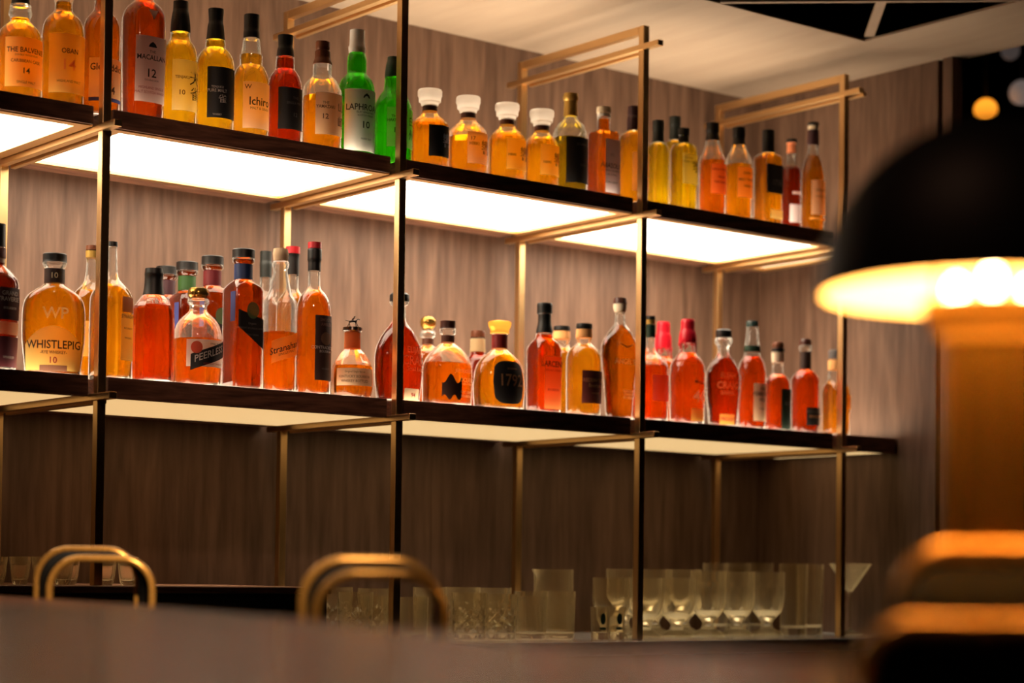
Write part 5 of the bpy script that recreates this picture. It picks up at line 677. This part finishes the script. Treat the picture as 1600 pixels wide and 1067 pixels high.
# ------------------------------------------------------------------ stools with double brass hoops
def arch(P0,P1,zfoot,ztop,cr,K=10):
    """upright hoop in the vertical plane through P0,P1 (xy), rounded corners radius cr"""
    a=Vector((*P0,0)); b_=Vector((*P1,0)); d=(b_-a); L=d.length; d/=L
    pts=[(0,zfoot),(0,(zfoot+ztop)/2),(0,ztop-cr*1.0)]
    for k in range(1,K+1):
        t=math.pi/2*k/K; pts.append((cr-cr*math.cos(t),ztop-cr+cr*math.sin(t)))
    pts+= [(L/2,ztop)]
    for k in range(0,K+1):
        t=math.pi/2*k/K; pts.append((L-cr+cr*math.sin(t),ztop-cr+cr*math.cos(t)))
    pts+=[(L,(zfoot+ztop)/2),(L,zfoot)]
    return [Vector((a.x+d.x*u,a.y+d.y*u,z)) for u,z in pts]
def stool(A,B,zA,zB,cA,cB,rt,label,pad):
    org=Vector(((A[0][0]+A[1][0])/2,(A[0][1]+A[1][1])/2,0))
    t=empty('bar_stool',org); tag(t,label,'stool','brass hooped stools beyond the bar')
    pa=[p-org for p in arch(A[0],A[1],0.0,zA,cA)]; pb=[p-org for p in arch(B[0],B[1],0.0,zB,cB)]
    m=MB(); m.tube(pa,rt); m.obj('rear_hoop','brass_polished',t,True)
    m=MB(); m.tube(pb,rt); m.obj('front_hoop','brass_polished',t,True)
    n=len(pa); vs=[]; fs=[]
    for i in range(n):
        q0=pa[i]+(pb[i]-pa[i])*0.15; q1=pa[i]+(pb[i]-pa[i])*0.85
        c=Vector(((pa[0].x+pa[-1].x)/2,(pa[0].y+pa[-1].y)/2,0.9)); inw=(c-pa[i]); inw=inw.normalized()*0.006
        if q0.z<0.72: q0=Vector((q0.x,q0.y,0.72)); q1=Vector((q1.x,q1.y,0.72))
        vs+=[q0,q0+inw,q1,q1+inw]
    for i in range(n-1):
        a=i*4; b_=a+4
        fs+=[(a,a+2,b_+2,b_),(a+1,b_+1,b_+3,a+3),(a,b_,b_+1,a+1),(a+2,a+3,b_+3,b_+2)]
    mesh_obj('back_band',vs,fs,'leather',t,True)
    if pad:   # upholstered back filling each hoop
        for nm,pts,zc in (('back_cushion',pb,0.0),('rear_cushion',pa,0.0)):
            keep=[p for p in pts]; d=(pts[-1]-pts[0]); d.z=0; d.normalize(); nn=Vector((-d.y,d.x,0))*0.012
            vs=[]; 
            for p in keep: 
                z=max(p.z,0.70); vs.append(Vector((p.x,p.y,z-(0.010 if p.z>0.8 else 0)))+nn)
            K=len(vs); vs+= [v-nn*2 for v in vs]
            f=[tuple(range(K)),tuple(range(2*K-1,K-1,-1))]+[(i,(i+1)%K,K+(i+1)%K,K+i) for i in range(K)]
            mesh_obj(nm,vs,f,'leather',t)
    d=(pb[-1]-pb[0]); d.z=0; L=d.length; d.normalize(); nn=Vector((d.y,-d.x,0)); c=(pa[0]+pa[-1])/2; c.z=0
    q=(pb[0]+pb[-1])/2-c; dep=max(Vector((q.x,q.y,0)).length,0.10)
    s=[c-d*L*0.46, c+d*L*0.46, c+d*L*0.46+q*0.9, c-d*L*0.46+q*0.9]
    vs=[Vector((p.x,p.y,0.66)) for p in s]+[Vector((p.x,p.y,0.71)) for p in s]
    o=mesh_obj('seat',vs,[(0,3,2,1),(4,5,6,7),(0,1,5,4),(1,2,6,5),(2,3,7,6),(3,0,4,7)],'leather',t)
    bv=o.modifiers.new('bevel','BEVEL'); bv.width=0.01; bv.segments=3
    return t
stool(((1.4618,3.0615),(1.5899,2.9582)),((1.4423,2.9751),(1.5701,2.8721)),1.1105,1.0955,0.052,0.050,0.0058,'small stool with polished double brass hoop back, leftmost beyond the bar',False)
stool(((1.3655,2.1133),(1.4928,2.0111)),((1.3334,2.0367),(1.4536,1.9402)),1.0941,1.0777,0.052,0.050,0.0062,'stool with polished double brass hoop back in front of the tumblers, middle of the picture',False)
stool(((1.168,0.988),(1.344,0.8457)),((1.0555,0.926),(1.254,0.7654)),1.0997,1.0457,0.036,0.030,0.0092,'stool with black upholstered back and thick brass hoops below the table lamp',True)

# ------------------------------------------------------------------ table lamp
lx,ly=1.2919,1.0069
t=empty('table_lamp',(lx,ly,0.93)); tag(t,'black dome shaded brass table lamp glowing yellow inside, close at the right','lamp')
zr=1.3049-0.93; R=0.1375
prof=[(zr+R*1.02*math.sin(a),R*math.cos(a)) for a in [math.pi/2*k/18 for k in range(18)]]+[(zr+R*1.02,0.0008)]
m=MB(); m.lathe(prof+[(z-0.003 if r<0.1 else z,max(r-0.003,0.0005)) for z,r in reversed(prof)],56,closed=False)
# outer shell black, inner shell gilded: two thin-walled parts
m=MB(); m.lathe(prof+[(zr+(R*1.02-0.0015)*math.sin(a),(R-0.0015)*math.cos(a)) for a in [math.pi/2*(17.8-k)/18 for k in range(18)]]+[(zr,R-0.0015)],64,closed=True)
m.obj('shade','black_enamel',t,True,50)
m=MB(); m.lathe([(zr+0.0006+(R*1.02-0.003)*math.sin(a),(R-0.003)*math.cos(a)) for a in [math.pi/2*k/18 for k in range(18)]]+[(zr+R*1.02-0.004,0.0008)]+[(zr+(R*1.02-0.005)*math.sin(a)+0.0006,(R-0.005)*math.cos(a)) for a in [math.pi/2*(17.8-k)/18 for k in range(18)]]+[(zr+0.0006,R-0.005)],64,closed=True)
m.obj('shade_lining','shade_inside',t,True,50)
m=MB(); m.lathe([(0,0.0005),(0,0.065),(0.012,0.065),(0.02,0.05),(0.03,0.037),(0.336,0.037),(0.336,0.0005)],56)
m.obj('stem','satin_brass',t,True,35)
m=MB(); m.lathe([(0.3365,0.0005),(0.3365,0.041),(0.343,0.041),(0.350,0.046),(0.366,0.057),(0.368,0.057),(0.368,0.055),(0.350,0.043),(0.346,0.0005)],56); m.obj('collar','brass_polished',t,True,35)
m=MB(); m.lathe([(0.346,0.0005),(0.346,0.032),(0.3625,0.034),(0.3625,0.0005)],24); m.obj('bulb_socket','brass_polished',t,True,35)
# slim rods carrying the shade
for a in (0.4,2.5,4.6):
    m=MB(); m.tube([(0.043*math.cos(a),0.043*math.sin(a),0.356),(0.05*math.cos(a),0.05*math.sin(a),zr+R*0.94)],0.002,8); m.obj('shade_rod','brass_polished',t,True)
for (dx,dy,dz) in ((-0.022,0.018,-0.004),(0.000,0.000,0.006),(0.024,-0.019,-0.004)):
    m=MB(); m.lathe([(0.366+dz,0.0005),(0.368+dz,0.005),(0.374+dz,0.007),(0.382+dz,0.008),(0.390+dz,0.006),(0.394+dz,0.0005)],20,dx,dy); m.obj('bulb','bulb',t,True)
l=bpy.data.lights.new('lamp_light','POINT'); l.energy=3.8; l.color=(1.0,0.62,0.26); l.shadow_soft_size=0.02
lo=bpy.data.objects.new('lamp_light',l); C.objects.link(lo); lo.parent=t; lo.location=(0,0,zr+0.045)
t=empty('side_table',(lx,ly,0)); tag(t,'small dark side table holding the lamp, hidden below the frame','table')
m=MB(); m.lathe([(0.90,0.0005),(0.90,0.075),(0.93,0.075),(0.93,0.0005)],40); m.obj('table_top','dark_counter',t,True,30)
m=MB(); m.lathe([(0,0.0005),(0,0.075),(0.02,0.075),(0.03,0.02),(0.90,0.02),(0.90,0.0005)],32); m.obj('pedestal','brass',t,True,30)

# ------------------------------------------------------------------ far room lights
def globe(loc,r,mat,label):
    t=empty('pendant_lamp',loc); tag(t,label,'lamp','distant pendant lamps in the dark room')
    m=MB(); m.lathe([(r*math.sin(a),max(r*math.cos(a),0.0005)) for a in [-math.pi/2+math.pi*k/14 for k in range(15)]],24); m.obj('globe',mat,t,True)
    m=MB(); m.tube([(0,0,r),(0,0,3.495-loc[2])],0.004,6); m.obj('cord','black_room',t,True)
globe((6.4177,5.0381,2.939),0.046,'globe_amber','orange glowing pendant globe in the dark room at the upper right')
globe((6.57,4.98,3.022),0.05,'globe_pale','faint pinkish pendant globe at the right edge of the picture')
globe((6.30,4.83,3.115),0.036,'globe_pale2','dimmest pendant globe, highest near the upper right corner')
